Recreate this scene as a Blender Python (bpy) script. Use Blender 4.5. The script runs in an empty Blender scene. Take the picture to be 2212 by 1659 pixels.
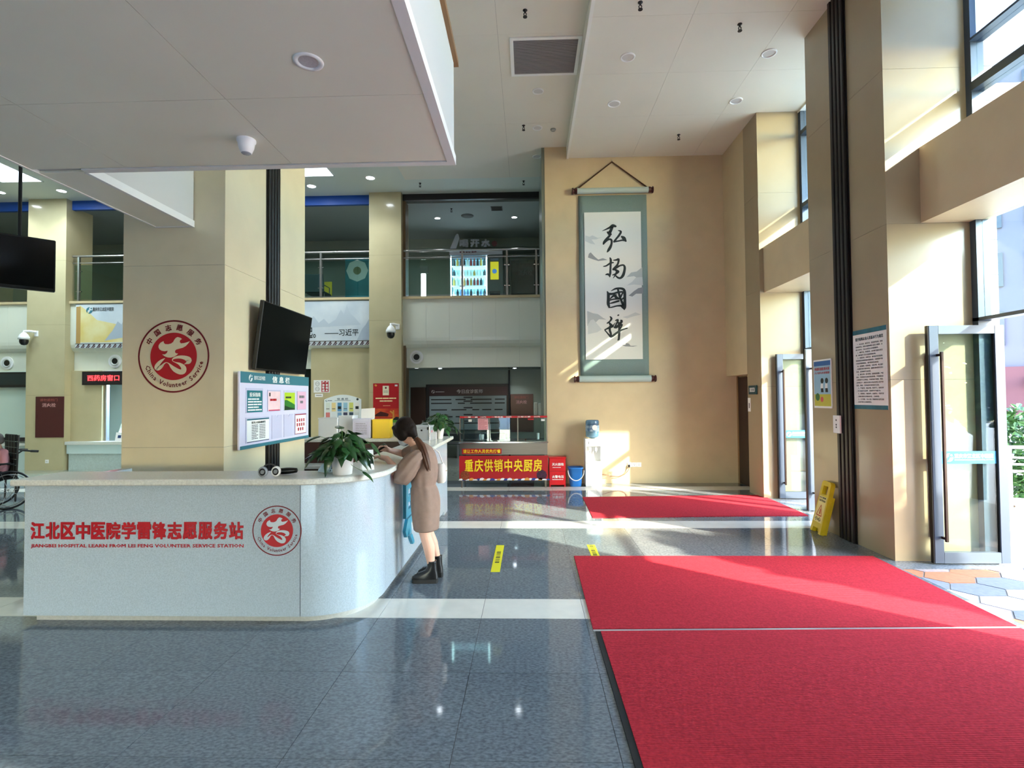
import bpy, bmesh, math, random
from math import sin, cos, pi, radians, sqrt, atan2, hypot
from mathutils import Vector, Matrix, Euler, Quaternion
from mathutils.geometry import tessellate_polygon
random.seed(7)
SC = bpy.context.scene
COL = SC.collection

# ------------------------------------------------------------------ camera, world, sun, exposure
cam_d = bpy.data.cameras.new('camera')
cam = bpy.data.objects.new('camera', cam_d)
COL.objects.link(cam)
cam_d.sensor_fit = 'HORIZONTAL'
cam_d.sensor_width = 36.0
cam_d.lens = 36.0 * 1150.0 / 2212.0
cam_d.clip_start = 0.05
cam_d.clip_end = 400
ax = ((0.99948507, 0.00899561, -0.03080065),      # world x, y, z written in (right, up, forward) of the camera
      (0.03101868, -0.02519725, 0.99920115),
      (-0.00821233, 0.99964202, 0.0254633))
right = Vector((ax[0][0], ax[1][0], ax[2][0]))
up = Vector((ax[0][1], ax[1][1], ax[2][1]))
fwd = Vector((ax[0][2], ax[1][2], ax[2][2]))
cam.matrix_world = Matrix(((right.x, up.x, -fwd.x, 0), (right.y, up.y, -fwd.y, 0),
                           (right.z, up.z, -fwd.z, 1.7), (0, 0, 0, 1)))
SC.camera = cam

SUN_DIR = Vector((1.0, -0.82, 0.70)).normalized()
sun_d = bpy.data.lights.new('sun', 'SUN')
sun_d.energy = 7.2
sun_d.angle = radians(0.7)
sun_d.color = (1.0, 0.86, 0.64)
sun = bpy.data.objects.new('sun', sun_d)
sun.rotation_euler = SUN_DIR.to_track_quat('Z', 'Y').to_euler()
sun.location = (30, -25, 21)
COL.objects.link(sun)

world = bpy.data.worlds.new('world')
SC.world = world
world.use_nodes = True
wn = world.node_tree.nodes
wl = world.node_tree.links
bg = wn['Background']
sky = wn.new('ShaderNodeTexSky')
sky.sky_type = 'NISHITA'
sky.sun_disc = False
sky.sun_elevation = math.asin(SUN_DIR.z)
sky.sun_rotation = atan2(SUN_DIR.x, SUN_DIR.y)
sky.air_density = 1.3
sky.dust_density = 0.6
sky.ozone_density = 2.2
wl.new(sky.outputs[0], bg.inputs[0])
bg.inputs[1].default_value = 1.15

def area_light(name, loc, size, energy, color, aim=(0, 0, -1)):
    d = bpy.data.lights.new(name, 'AREA')
    d.shape = 'RECTANGLE'
    d.size, d.size_y = size
    d.energy = energy
    d.color = color
    o = bpy.data.objects.new(name, d)
    o.location = loc
    o.rotation_euler = Vector(aim).to_track_quat('-Z', 'Y').to_euler()
    COL.objects.link(o)
    return o

# the lamps the hall has: lit ceiling panels over the pharmacy side, recessed lamps over the hall
area_light('panel_light_lamp_a', (-11.4, 11.1, 6.70), (1.1, 1.1), 40, (0.80, 0.95, 1.0))
area_light('panel_light_lamp_b', (-5.3, 11.5, 6.70), (1.7, 0.5), 28, (0.85, 0.96, 1.0))
area_light('pharmacy_row_lamp', (-14.0, 8.0, 6.70), (2.0, 2.0), 42, (0.62, 0.95, 0.95))

SC.view_settings.view_transform = 'Standard'
SC.view_settings.look = 'None'
SC.view_settings.gamma = 1.0
SC.view_settings.use_curve_mapping = False
SC.view_settings.exposure = 1.88
SC.cycles.max_bounces = 10
SC.cycles.diffuse_bounces = 5
SC.cycles.glossy_bounces = 4
SC.cycles.transmission_bounces = 6
SC.cycles.transparent_max_bounces = 12
SC.cycles.caustics_reflective = False
SC.cycles.caustics_refractive = False
SC.cycles.sample_clamp_indirect = 6.0

# ------------------------------------------------------------------ helpers
def lin(c):
    return tuple(((v / 255) / 12.92 if v / 255 <= 0.04045 else ((v / 255 + 0.055) / 1.055) ** 2.4) for v in c)

MATS = {}
def mat(name, rgb, rough=0.5, metal=0.0, var=0.0, scale=8.0, bump=0.0, bscale=60.0, emit=0.0, spec=0.5, coat=0.0, rand=0.0, stretch=None, trans=0.0, alpha=None, ior=1.45, vcol=None):
    """a principled material; var mixes a second colour in by noise, bump adds fine relief, rand varies it from object to object"""
    if name in MATS:
        return MATS[name]
    m = bpy.data.materials.new(name)
    MATS[name] = m
    m.use_nodes = True
    nt = m.node_tree
    N, L = nt.nodes, nt.links
    b = N['Principled BSDF']
    c = lin(rgb)
    b.inputs['Base Color'].default_value = (*c, 1)
    b.inputs['Roughness'].default_value = rough
    b.inputs['Metallic'].default_value = metal
    b.inputs['Specular IOR Level'].default_value = spec
    b.inputs['IOR'].default_value = ior
    b.inputs['Coat Weight'].default_value = coat
    b.inputs['Coat Roughness'].default_value = 0.08
    b.inputs['Transmission Weight'].default_value = trans
    if emit:
        b.inputs['Emission Color'].default_value = (*c, 1)
        b.inputs['Emission Strength'].default_value = emit
    if var or bump or rand:
        tc = N.new('ShaderNodeTexCoord')
        mp = N.new('ShaderNodeMapping')
        if stretch:
            mp.inputs['Scale'].default_value = stretch
        L.new(tc.outputs['Object'], mp.inputs[0])
        if rand:
            oi = N.new('ShaderNodeObjectInfo')
            vm = N.new('ShaderNodeVectorMath')
            vm.operation = 'SCALE'
            cb = N.new('ShaderNodeCombineXYZ')
            for i in range(3):
                L.new(oi.outputs['Random'], cb.inputs[i])
            L.new(cb.outputs[0], vm.inputs[0])
            vm.inputs['Scale'].default_value = 37.0
            va = N.new('ShaderNodeVectorMath')
            L.new(mp.outputs[0], va.inputs[0])
            L.new(vm.outputs[0], va.inputs[1])
            src = va.outputs[0]
        else:
            src = mp.outputs[0]
        if var or rand:
            nz = N.new('ShaderNodeTexNoise')
            nz.inputs['Scale'].default_value = scale
            nz.inputs['Detail'].default_value = 6
            L.new(src, nz.inputs['Vector'])
            rp = N.new('ShaderNodeValToRGB')
            d = vcol and lin(vcol) or tuple(v * (1 - var) for v in c)
            rp.color_ramp.elements[0].position = 0.35
            rp.color_ramp.elements[1].position = 0.65
            rp.color_ramp.elements[0].color = (*d, 1)
            rp.color_ramp.elements[1].color = (*tuple(min(1, v * (1 + var * 0.4)) for v in c), 1)
            L.new(nz.outputs[0], rp.inputs[0])
            out = rp.outputs[0]
            if rand:
                hs = N.new('ShaderNodeHueSaturation')
                mr = N.new('ShaderNodeMapRange')
                mr.inputs['To Min'].default_value = 1 - rand
                mr.inputs['To Max'].default_value = 1 + rand
                L.new(oi.outputs['Random'], mr.inputs[0])
                L.new(mr.outputs[0], hs.inputs['Value'])
                L.new(out, hs.inputs['Color'])
                out = hs.outputs[0]
            L.new(out, b.inputs['Base Color'])
        if bump:
            n2 = N.new('ShaderNodeTexNoise')
            n2.inputs['Scale'].default_value = bscale
            n2.inputs['Detail'].default_value = 3
            L.new(src, n2.inputs['Vector'])
            bp = N.new('ShaderNodeBump')
            bp.inputs['Strength'].default_value = bump
            bp.inputs['Distance'].default_value = 0.01
            L.new(n2.outputs[0], bp.inputs['Height'])
            L.new(bp.outputs[0], b.inputs['Normal'])
    return m

def glass_mat(name, tint=(235, 245, 245), rough=0.0, refl=1.0, milk=0.0):
    """thin sheet glass: clear seen straight through, mirror-like by fresnel; milk makes it frosted"""
    if name in MATS:
        return MATS[name]
    m = bpy.data.materials.new(name)
    MATS[name] = m
    m.use_nodes = True
    N, L = m.node_tree.nodes, m.node_tree.links
    N.remove(N['Principled BSDF'])
    out = N['Material Output']
    tr = N.new('ShaderNodeBsdfTransparent')
    tr.inputs[0].default_value = (*lin(tint), 1)
    gl = N.new('ShaderNodeBsdfGlossy')
    gl.inputs['Roughness'].default_value = rough
    gl.inputs[0].default_value = (refl, refl, refl, 1)
    fr = N.new('ShaderNodeFresnel')
    ge = N.new('ShaderNodeNewGeometry')          # the far face of a sheet reflects like the near one
    mr = N.new('ShaderNodeMapRange')
    mr.inputs['To Min'].default_value = 1.45
    mr.inputs['To Max'].default_value = 1 / 1.45
    L.new(ge.outputs['Backfacing'], mr.inputs[0])
    L.new(mr.outputs[0], fr.inputs[0])
    mx = N.new('ShaderNodeMixShader')
    L.new(fr.outputs[0], mx.inputs[0])
    L.new(tr.outputs[0], mx.inputs[1])
    L.new(gl.outputs[0], mx.inputs[2])
    last = mx.outputs[0]
    if milk:
        tl = N.new('ShaderNodeBsdfTranslucent')
        tl.inputs[0].default_value = (*lin(tint), 1)
        m2 = N.new('ShaderNodeMixShader')
        m2.inputs[0].default_value = milk
        L.new(last, m2.inputs[1])
        L.new(tl.outputs[0], m2.inputs[2])
        last = m2.outputs[0]
    L.new(last, out.inputs[0])
    return m

def link(name, me, m=None, parent=None, loc=None, rot=None):
    o = bpy.data.objects.new(name, me)
    COL.objects.link(o)
    if m is not None and me is not None and not me.materials:
        me.materials.append(m)
    if parent is not None:
        o.parent = parent
    if loc is not None:
        o.location = loc
    if rot is not None:
        o.rotation_euler = rot
    return o

def tag(o, label=None, cat=None, group=None, kind=None):
    if label: o['label'] = label
    if cat: o['category'] = cat
    if group: o['group'] = group
    if kind: o['kind'] = kind
    return o

def thing(name, label, cat, loc=(0, 0, 0), rotz=0.0, group=None, rot=None):
    o = bpy.data.objects.new(name, None)
    COL.objects.link(o)
    o.location = loc
    o.rotation_euler = rot or (0, 0, rotz)
    o.empty_display_size = 0.05
    return tag(o, label, cat, group)

def copy_tree(o, parent=None):
    c = o.copy()
    COL.objects.link(c)
    if parent is not None:
        c.parent = parent
    for ch in list(o.children):
        copy_tree(ch, c)
    return c

class MB:
    """collects shapes and links them as one mesh object"""
    def __init__(s):
        s.v, s.f, s.sm = [], [], []
    def add(s, vs, fs, smooth=False):
        b = len(s.v)
        s.v.extend(tuple(v) for v in vs)
        for f in fs:
            s.f.append(tuple(b + i for i in f))
            s.sm.append(smooth)
        return s
    def box(s, x0, x1, y0, y1, z0, z1, bev=0.0):
        if bev > 0:
            b = bev
            vs, idx = [], {}
            for sx in (0, 1):
                for sy in (0, 1):
                    for sz in (0, 1):
                        X, Y, Z = (x0, x1)[sx], (y0, y1)[sy], (z0, z1)[sz]
                        ix, iy, iz = (b, -b)[sx], (b, -b)[sy], (b, -b)[sz]
                        idx[sx, sy, sz] = len(vs)
                        vs += [(X, Y + iy, Z + iz), (X + ix, Y, Z + iz), (X + ix, Y + iy, Z)]
            fs = []
            q = lambda a, c, d, e: fs.append((a, c, d, e))
            I = idx
            fs += [(I[0,0,0], I[0,0,1], I[0,1,1], I[0,1,0]), (I[1,0,0], I[1,1,0], I[1,1,1], I[1,0,1]),
                   (I[0,0,0]+1, I[1,0,0]+1, I[1,0,1]+1, I[0,0,1]+1), (I[0,1,0]+1, I[0,1,1]+1, I[1,1,1]+1, I[1,1,0]+1),
                   (I[0,0,0]+2, I[0,1,0]+2, I[1,1,0]+2, I[1,0,0]+2), (I[0,0,1]+2, I[1,0,1]+2, I[1,1,1]+2, I[0,1,1]+2)]
            for sx in (0, 1):
                for sy in (0, 1):
                    a, c = I[sx, sy, 0], I[sx, sy, 1]
                    f = (a, a + 1, c + 1, c)
                    fs.append(f if (sx ^ sy) == 0 else f[::-1])
            for sx in (0, 1):
                for sz in (0, 1):
                    a, c = I[sx, 0, sz], I[sx, 1, sz]
                    f = (a, c, c + 2, a + 2)
                    fs.append(f if (sx ^ sz) == 0 else f[::-1])
            for sy in (0, 1):
                for sz in (0, 1):
                    a, c = I[0, sy, sz], I[1, sy, sz]
                    f = (a + 1, a + 2, c + 2, c + 1)
                    fs.append(f if (sy ^ sz) == 0 else f[::-1])
            for k, a in I.items():
                f = (a, a + 2, a + 1)
                fs.append(f if sum(k) % 2 == 0 else f[::-1])
            return s.add(vs, fs)
        vs = [(x, y, z) for x in (x0, x1) for y in (y0, y1) for z in (z0, z1)]
        return s.add(vs, [(0, 1, 3, 2), (4, 6, 7, 5), (0, 4, 5, 1), (2, 3, 7, 6), (0, 2, 6, 4), (1, 5, 7, 3)])
    def ring_loft(s, rings, cap=True, smooth=True, close=True):
        n = len(rings[0])
        vs = [p for r in rings for p in r]
        fs = []
        for i in range(len(rings) - 1):
            for j in range(n if close else n - 1):
                k = (j + 1) % n
                fs.append((i * n + j, i * n + k, (i + 1) * n + k, (i + 1) * n + j))
        s.add(vs, fs, smooth)
        if cap and close:
            s.add(rings[0], [tuple(range(n - 1, -1, -1))])
            s.add(rings[-1], [tuple(range(n))])
        return s
    def lathe(s, prof, c=(0, 0, 0), n=20, smooth=True, sx=1.0, sy=1.0, cap=True):
        rings = [[(c[0] + sx * r * cos(2 * pi * k / n), c[1] + sy * r * sin(2 * pi * k / n), c[2] + z) for k in range(n)] for r, z in prof]
        return s.ring_loft(rings, cap, smooth)
    def tube(s, pts, r, n=8, smooth=True, cap=True):
        pts = [Vector(p) for p in pts]
        rs = r if isinstance(r, (list, tuple)) else [r] * len(pts)
        rings, last = [], None
        for i, p in enumerate(pts):
            d = (pts[min(i + 1, len(pts) - 1)] - pts[max(i - 1, 0)]).normalized()
            if last is None:
                a = Vector((0, 0, 1)) if abs(d.z) < 0.9 else Vector((1, 0, 0))
                u = d.cross(a).normalized()
            else:
                u = (last - d * last.dot(d)).normalized()
            last = u
            w = d.cross(u)
            rings.append([p + (u * cos(2 * pi * k / n) + w * sin(2 * pi * k / n)) * rs[i] for k in range(n)])
        return s.ring_loft(rings, cap, smooth)
    def prism(s, poly, y0, y1):
        """polygon in (x, z), extruded from y0 (front) to y1"""
        n = len(poly)
        tris = tessellate_polygon([[Vector((x, z, 0)) for x, z in poly]])
        area = sum(poly[i][0] * poly[(i + 1) % n][1] - poly[(i + 1) % n][0] * poly[i][1] for i in range(n))
        vs = [(x, y0, z) for x, z in poly] + [(x, y1, z) for x, z in poly]
        fs = []
        for t in tris:
            a = sum((poly[t[i]][0] * poly[t[(i + 1) % 3]][1] - poly[t[(i + 1) % 3]][0] * poly[t[i]][1]) for i in range(3))
            t = tuple(t) if a > 0 else tuple(t)[::-1]
            fs.append(t)
            if y0 != y1:
                fs.append(tuple(n + i for i in t[::-1]))
        if y0 == y1:
            vs = vs[:n]
        if y0 != y1:
            for i in range(n):
                j = (i + 1) % n
                f = (i, n + i, n + j, j)
                fs.append(f if area > 0 else f[::-1])
        return s.add(vs, fs)
    def prism_z(s, poly, z0, z1):
        """polygon in (x, y), extruded from z0 up to z1"""
        n = len(poly)
        tris = tessellate_polygon([[Vector((x, y, 0)) for x, y in poly]])
        area = sum(poly[i][0] * poly[(i + 1) % n][1] - poly[(i + 1) % n][0] * poly[i][1] for i in range(n))
        vs = [(x, y, z0) for x, y in poly] + [(x, y, z1) for x, y in poly]
        fs = []
        for t in tris:
            a = sum((poly[t[i]][0] * poly[t[(i + 1) % 3]][1] - poly[t[(i + 1) % 3]][0] * poly[t[i]][1]) for i in range(3))
            t = tuple(t) if a > 0 else tuple(t)[::-1]
            fs.append(tuple(n + i for i in t))
            fs.append(t[::-1])
        for i in range(n):
            j = (i + 1) % n
            f = (i, j, n + j, n + i)
            fs.append(f if area > 0 else f[::-1])
        return s.add(vs, fs)
    def disc(s, r, c=(0, 0, 0), n=32, r0=0.0, y1=None):
        """disc (or ring) facing -y in (x, z), with a rim back to y1"""
        P = lambda rr, yy: [(c[0] + rr * cos(2 * pi * k / n), yy, c[2] + rr * sin(2 * pi * k / n)) for k in range(n)]
        if r0 <= 0:
            s.add(P(r, c[1]), [tuple(range(n))])
        else:
            s.ring_loft([P(r, c[1]), P(r0, c[1])], False, False)
        if y1 is not None:
            s.ring_loft([P(r, y1), P(r, c[1])], False, True)
            if r0 > 0:
                s.ring_loft([P(r0, c[1]), P(r0, y1)], False, True)
        return s
    def xf(s, M):
        s.v = [tuple(M @ Vector(v)) for v in s.v]
        return s
    def mesh(s, name, m=None):
        me = bpy.data.meshes.new(name)
        me.from_pydata(s.v, [], s.f)
        me.polygons.foreach_set('use_smooth', s.sm)
        if m is not None:
            me.materials.append(m)
        me.update()
        return me
    def build(s, name, m, parent=None, loc=None, rot=None):
        return link(name, s.mesh(name, m), None, parent, loc, rot)

def struct(name, mb, m, parent=None, label=None, cat=None):
    o = mb.build(name, m, parent)
    if parent is None:
        o['kind'] = 'structure'
    if label: o['label'] = label
    if cat: o['category'] = cat
    return o

def text_mesh(s, bold=0.0, res=2, spacing=1.0):
    c = bpy.data.curves.new('lettering', 'FONT')
    c.body = s
    c.resolution_u = res
    c.space_character = spacing
    c.align_x = 'CENTER'
    o = bpy.data.objects.new('lettering', c)
    COL.objects.link(o)
    me = bpy.data.meshes.new_from_object(o)
    bpy.data.objects.remove(o)
    bpy.data.curves.remove(c)
    if bold > 0 and me.vertices:
        # heavier strokes: the same outlines laid over each other a little apart
        vs = [v.co.copy() for v in me.vertices]
        fs = [tuple(p.vertices) for p in me.polygons]
        V, F = [], []
        k = bold * 1.1
        for i, (dx, dy) in enumerate(((-k, -k), (k, -k), (k, k), (-k, k))):
            b = len(V)
            V += [(v.x + dx, v.y + dy, i) for v in vs]
            F += [tuple(b + q for q in f) for f in fs]
        bpy.data.meshes.remove(me)
        me = bpy.data.meshes.new('lettering')
        me.from_pydata(V, [], F)
        me.update()
    return me

def text(parent, s, m, x0, x1, z0, z1, y=-0.004, bold=0.0, res=2, name='lettering', spacing=1.0, shear=0.0, extrude=0.0):
    """flat lettering that faces -y of its parent, fitted to the box"""
    me = text_mesh(s, bold, res, spacing)
    if not me.vertices:
        return None
    xs = [v.co.x for v in me.vertices]
    ys = [v.co.y for v in me.vertices]
    a, b, c, d = min(xs), max(xs), min(ys), max(ys)
    if z1 is None:
        z1 = z0 + (d - c) * (x1 - x0) / (b - a)
    for v in me.vertices:
        u = (v.co.x - a) / (b - a)
        w = (v.co.y - c) / (d - c)
        v.co = (x0 + u * (x1 - x0) + shear * w * (z1 - z0), y - 0.0003 * v.co.z, z0 + w * (z1 - z0))
    me.materials.clear()
    me.materials.append(m)
    if extrude:
        V = [tuple(v.co) for v in me.vertices]
        F = [tuple(p.vertices) for p in me.polygons]
        n = len(V)
        cnt = {}
        for f in F:
            for i in range(len(f)):
                e = (f[i], f[(i + 1) % len(f)])
                cnt[tuple(sorted(e))] = cnt.get(tuple(sorted(e)), []) + [e]
        V2 = V + [(x, yy - extrude, z) for x, yy, z in V]
        F2 = [tuple(n + i for i in f) for f in F] + [(es[0][0], es[0][1], n + es[0][1], n + es[0][0]) for es in cnt.values() if len(es) == 1]
        bpy.data.meshes.remove(me)
        me = bpy.data.meshes.new('lettering')
        me.from_pydata(V2, [], F2)
        me.materials.append(m)
        me.update()
    return link(name, me, None, parent)

def panel(parent, name, m, x0, x1, z0, z1, y=-0.002, t=0.002):
    """a thin sheet on a board: front at y, t thick"""
    return MB().box(x0, x1, y, y + t, z0, z1).build(name, m, parent)

def strokes(lst, sc=1.0, ox=0.0, oz=0.0, y=0.0, n=6):
    """brush strokes: polylines of (x, y-down, width) as flat ribbons with round joints"""
    mb = MB()
    k = 0
    for st in lst:
        P = []
        for i in range(len(st) - 1):
            for q in range(3):
                t = q / 3
                p0, p1, p2, p3 = st[max(i - 1, 0)], st[i], st[i + 1], st[min(i + 2, len(st) - 1)]
                P.append(tuple(0.5 * ((2 * p1[a]) + (-p0[a] + p2[a]) * t + (2 * p0[a] - 5 * p1[a] + 4 * p2[a] - p3[a]) * t * t + (-p0[a] + 3 * p1[a] - 3 * p2[a] + p3[a]) * t ** 3) for a in range(3)))
        P.append(st[-1])
        for i, (x, yy, w) in enumerate(P):
            d = Vector((P[min(i + 1, len(P) - 1)][0] - P[max(i - 1, 0)][0], P[min(i + 1, len(P) - 1)][1] - P[max(i - 1, 0)][1]))
            P[i] = (x, yy, max(w, 4), d.normalized() if d.length else Vector((1, 0)))
        k += 1
        yk = y - 0.0002 * k
        vs, fs = [], []
        for x, yy, w, d in P:
            nx, ny = -d.y * w / 2, d.x * w / 2
            vs += [(ox + (x + nx) * sc, yk, oz - (yy + ny) * sc), (ox + (x - nx) * sc, yk, oz - (yy - ny) * sc)]
        for i in range(len(P) - 1):
            fs.append((2 * i, 2 * i + 1, 2 * i + 3, 2 * i + 2))
        mb.add(vs, fs)
        for x, yy, w, d in (P[0], P[-1]):
            mb.add([(ox + (x + w / 2 * cos(2 * pi * q / 8)) * sc, yk, oz - (yy + w / 2 * sin(2 * pi * q / 8)) * sc) for q in range(8)], [tuple(range(7, -1, -1))])
    return mb
# ------------------------------------------------------------------ materials
BEIGE = mat('beige_wall', (208, 188, 154), 0.42, var=0.05, scale=3, bump=0.02, bscale=220)
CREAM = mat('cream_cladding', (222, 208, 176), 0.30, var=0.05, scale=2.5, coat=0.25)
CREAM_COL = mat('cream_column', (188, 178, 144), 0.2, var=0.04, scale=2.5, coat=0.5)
WHITE = mat('white_paint', (232, 230, 224), 0.6, bump=0.02, bscale=180)
CEIL = mat('ceiling_paint', (226, 222, 210), 0.6, var=0.02, scale=1.5)
SOFFIT = mat('soffit_panel', (236, 232, 212), 0.5, var=0.03, scale=1.2)
DARKGAP = mat('joint_dark', (60, 58, 55), 0.8)
TILE = mat('grey_floor_tile', (118, 126, 133), 0.055, var=0.22, scale=55, rand=0.04, stretch=(0.8, 1.3, 1), vcol=(92, 100, 107))
TILEW = mat('pale_floor_tile', (236, 231, 220), 0.055, var=0.05, scale=8, rand=0.03)
GROUT = mat('grout', (58, 58, 58), 0.8)
STONE = mat('counter_stone', (180, 194, 206), 0.16, var=0.06, scale=110, vcol=(166, 179, 191), coat=0.2)
RED = mat('red_carpet', (176, 24, 46), 0.9, var=0.25, scale=90, spec=0.1)
ALU = mat('blue_grey_aluminium', (68, 80, 98), 0.35, metal=0.35)
STEEL = mat('brushed_steel', (170, 168, 165), 0.28, metal=0.9, var=0.08, scale=20, stretch=(0.2, 1, 6))
CHROME = mat('chrome', (215, 215, 215), 0.12, metal=1.0)
BLACK = mat('black_plastic', (14, 14, 16), 0.35)
SCREEN = mat('screen_glass', (5, 5, 7), 0.12, spec=0.35)
RIBBED = mat('dark_ribbed_metal', (26, 24, 27), 0.35, metal=0.2)
BROWN = mat('dark_brown_wood', (58, 36, 28), 0.4)
MAROON = mat('maroon_panel', (74, 30, 34), 0.3)
GRANITE = mat('granite', (176, 177, 180), 0.5, var=0.22, scale=45)
PAPER = mat('white_paper', (236, 236, 236), 0.7)
PLASTIC = mat('white_plastic', (238, 238, 240), 0.3)
TEAL = mat('teal_print', (56, 116, 132), 0.5)
SKYBLUE = mat('light_teal_film', (14, 112, 158), 0.4)
REDINK = mat('red_print', (176, 20, 34), 0.45)
DKRED = mat('dark_red_print', (110, 8, 24), 0.45)
INK = mat('black_ink', (30, 40, 42), 0.6)
GREYINK = mat('grey_ink', (110, 112, 118), 0.7)
YELLOW = mat('yellow_print', (250, 220, 40), 0.5)
GLASS = glass_mat('clear_glass')
RAILGLASS = glass_mat('rail_glass', (214, 232, 226))
FROST = glass_mat('frosted_glass', (186, 202, 218), 0.2, 0.5, milk=0.8)

def in_view(x, y, z, m=0.06):
    p = Vector((x, y, z - 1.7))
    d = p.dot(fwd)
    if d < 0.3:
        return False
    u, v = p.dot(right) / d * 1150 / 2212, p.dot(up) / d * 1150 / 2212
    return abs(u) < 0.5 + m and abs(v) < 0.375 + m

# ------------------------------------------------------------------ floor: 0.8 m tiles between pale half-tile bands
floor = struct('floor', MB().box(-17, 3.62, -8, 20, -0.12, -0.004).box(3.62, 4.70, 5.46, 20, -0.12, -0.004), GROUT)
tile_mesh = {}
rows = [(1.73, 2.53), (2.53, 3.33), (3.33, 4.14), (4.14, 4.54), (4.54, 5.35), (5.35, 6.16), (6.16, 6.97), (6.97, 7.37),
        (7.37, 8.17), (8.17, 8.97), (8.97, 9.77), (9.77, 10.17), (10.17, 10.97)]
for r, (ya, yb) in enumerate(rows):
    for k in range(-17, 6):
        xa = 0.42 + 0.8 * k
        xb = xa + 0.8
        if xb > 3.62 and yb < 5.9:
            xb = 3.62
        xb = min(xb, 4.68)
        if xb - xa < 0.1:
            continue
        cx, cy = (xa + xb) / 2, (ya + yb) / 2
        if not any(in_view(px, py, 0) for px in (xa, cx, xb) for py in (ya, cy, yb)):
            continue
        if -3.8 < xa and xb < -1.3 and 4.2 < ya and yb < 8:
            continue
        pale = yb - ya < 0.6
        w, d = round(xb - xa, 3), round(yb - ya, 3)
        key = (w, d, pale)
        if key not in tile_mesh:
            g = 0.0016
            tile_mesh[key] = MB().box(-w / 2 + g, w / 2 - g, -d / 2 + g, d / 2 - g, -0.02, 0).mesh('floor_tile', TILEW if pale else TILE)
        o = link('floor_tile', tile_mesh[key], None, floor, (cx, cy, 0))
struct('floor', MB().box(-17, 4.7, 10.975, 20, -0.02, 0.001), mat('pale_green_floor', (150, 158, 148), 0.07, var=0.15, scale=14))
struct('floor', MB().box(-17, -13.2, -8, 10.975, -0.02, 0.001).box(-13.2, 3.62, -8, 1.725, -0.02, 0.001), TILE)

# ------------------------------------------------------------------ ground outside: pale plaza and hexagonal paving at the door
PLAZA = mat('plaza_concrete', (204, 203, 202), 0.8, var=0.06, scale=3)
struct('pavement', MB().box(3.62, 90, -60, 5.46, -0.14, -0.03).box(4.70, 90, 5.46, 90, -0.14, -0.03), PLAZA)
struct('pavement', MB().box(-40, 3.62, -60, -8, -0.14, -0.03), PLAZA)
pav = struct('pavement', MB().box(3.63, 7.2, 1.2, 5.455, -0.029, -0.012), mat('paving_joint', (150, 146, 140), 0.9))
HEXM = [mat('hex_' + n, c, 0.7, var=0.12, scale=30, rand=0.06) for n, c in
        (('orange', (186, 118, 84)), ('white', (186, 184, 186)), ('grey', (128, 132, 144)), ('pink', (168, 150, 148)))]
def clip(poly, a, b, c):
    out = []
    for i in range(len(poly)):
        p, q = poly[i], poly[(i + 1) % len(poly)]
        dp, dq = a * p[0] + b * p[1] - c, a * q[0] + b * q[1] - c
        if dp <= 0: out.append(p)
        if dp * dq < 0:
            t = dp / (dp - dq)
            out.append((p[0] + (q[0] - p[0]) * t, p[1] + (q[1] - p[1]) * t))
    return out
hr = random.Random(4)
hw, hh = 0.235, 0.155
for j in range(-2, 27):
    for i in range(-1, 12):
        cx = 3.55 + i * hw * 1.5
        cy = 1.25 + j * 2 * hh + (hh if i % 2 else 0)
        if not in_view(cx, cy, 0, 0.15):
            continue
        g = 0.965
        poly = [(cx + g * hw * cos(k * pi / 3), cy + g * hh / 0.866 * sin(k * pi / 3)) for k in range(6)]
        for a, b, c in ((-1, 0, -3.635), (0, 1, 5.45), (1, 0, 7.15)):
            poly = clip(poly, a, b, c)
            if len(poly) < 3: break
        if len(poly) < 3: continue
        sel = hr.choice([0, 0, 1, 1, 2, 2, 3]) if cy > 4.2 else hr.choice([1, 2, 2, 3, 0])
        me = MB().prism_z([(p[0] - cx, p[1] - cy) for p in poly], -0.02, hr.uniform(0, 0.003)).mesh('paving_stone', HEXM[sel])
        link('paving_stone', me, None, pav, (cx, cy, -0.008))

# ------------------------------------------------------------------ walls and columns
def clad_column(name, x0, x1, y0, y1, z0, z1, m, joints, parent=None):
    """a column of full-width cladding panels over a dark core"""
    c = struct(name, MB().box(x0 + 0.006, x1 - 0.006, y0 + 0.006, y1 - 0.006, z0, z1), DARKGAP)
    zs = [z0] + list(joints) + [z1]
    for a, b in zip(zs[:-1], zs[1:]):
        MB().box(x0, x1, y0, y1, a + (0.0012 if a > z0 else 0), b - 0.0012).build('cladding_panel', m, c)
    return c

clad_column('column', 3.73, 4.70, 5.60, 7.12, 0, 6.75, mat('tan_cladding', (158, 142, 116), 0.3, var=0.05, scale=2, coat=0.3), (1.85, 3.47, 5.1))
clad_column('column', 3.73, 4.70, 0.90, 2.62, 0, 6.75, BEIGE, (1.85, 3.47, 5.1))
clad_column('column', 3.88, 4.70, 8.98, 9.55, 0, 6.75, MATS['tan_cladding'], (1.85, 3.47, 5.1))
struct('wall_right', MB().box(3.88, 4.70, 9.55, 10.55, 2.08, 6.75), BEIGE)
struct('wall_right', MB().box(4.13, 4.70, 9.55, 10.55, 0, 2.08), BEIGE)
for ya, yb in ((-3.7, -2.0), (-8.0, -6.6)):
    struct('column', MB().box(3.73, 4.70, ya, yb, 0, 6.75), BEIGE)
for ya, yb in ((-2.0, 0.9), (-6.6, -3.7)):
    struct('beam', MB().box(4.08, 4.70, ya, yb, 3.475, 4.262), BEIGE)
struct('wall_front', MB().box(-17, 3.73, -8.2, -8.0, 2.3, 6.75).box(-17, -5.5, -8.2, -8, 0, 2.3).box(-1.0, 3.73, -8.2, -8, 0, 2.3), BEIGE)
struct('wall_back', MB().box(0.36, 4.70, 10.55, 12.95, 0, 6.75), BEIGE)
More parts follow.
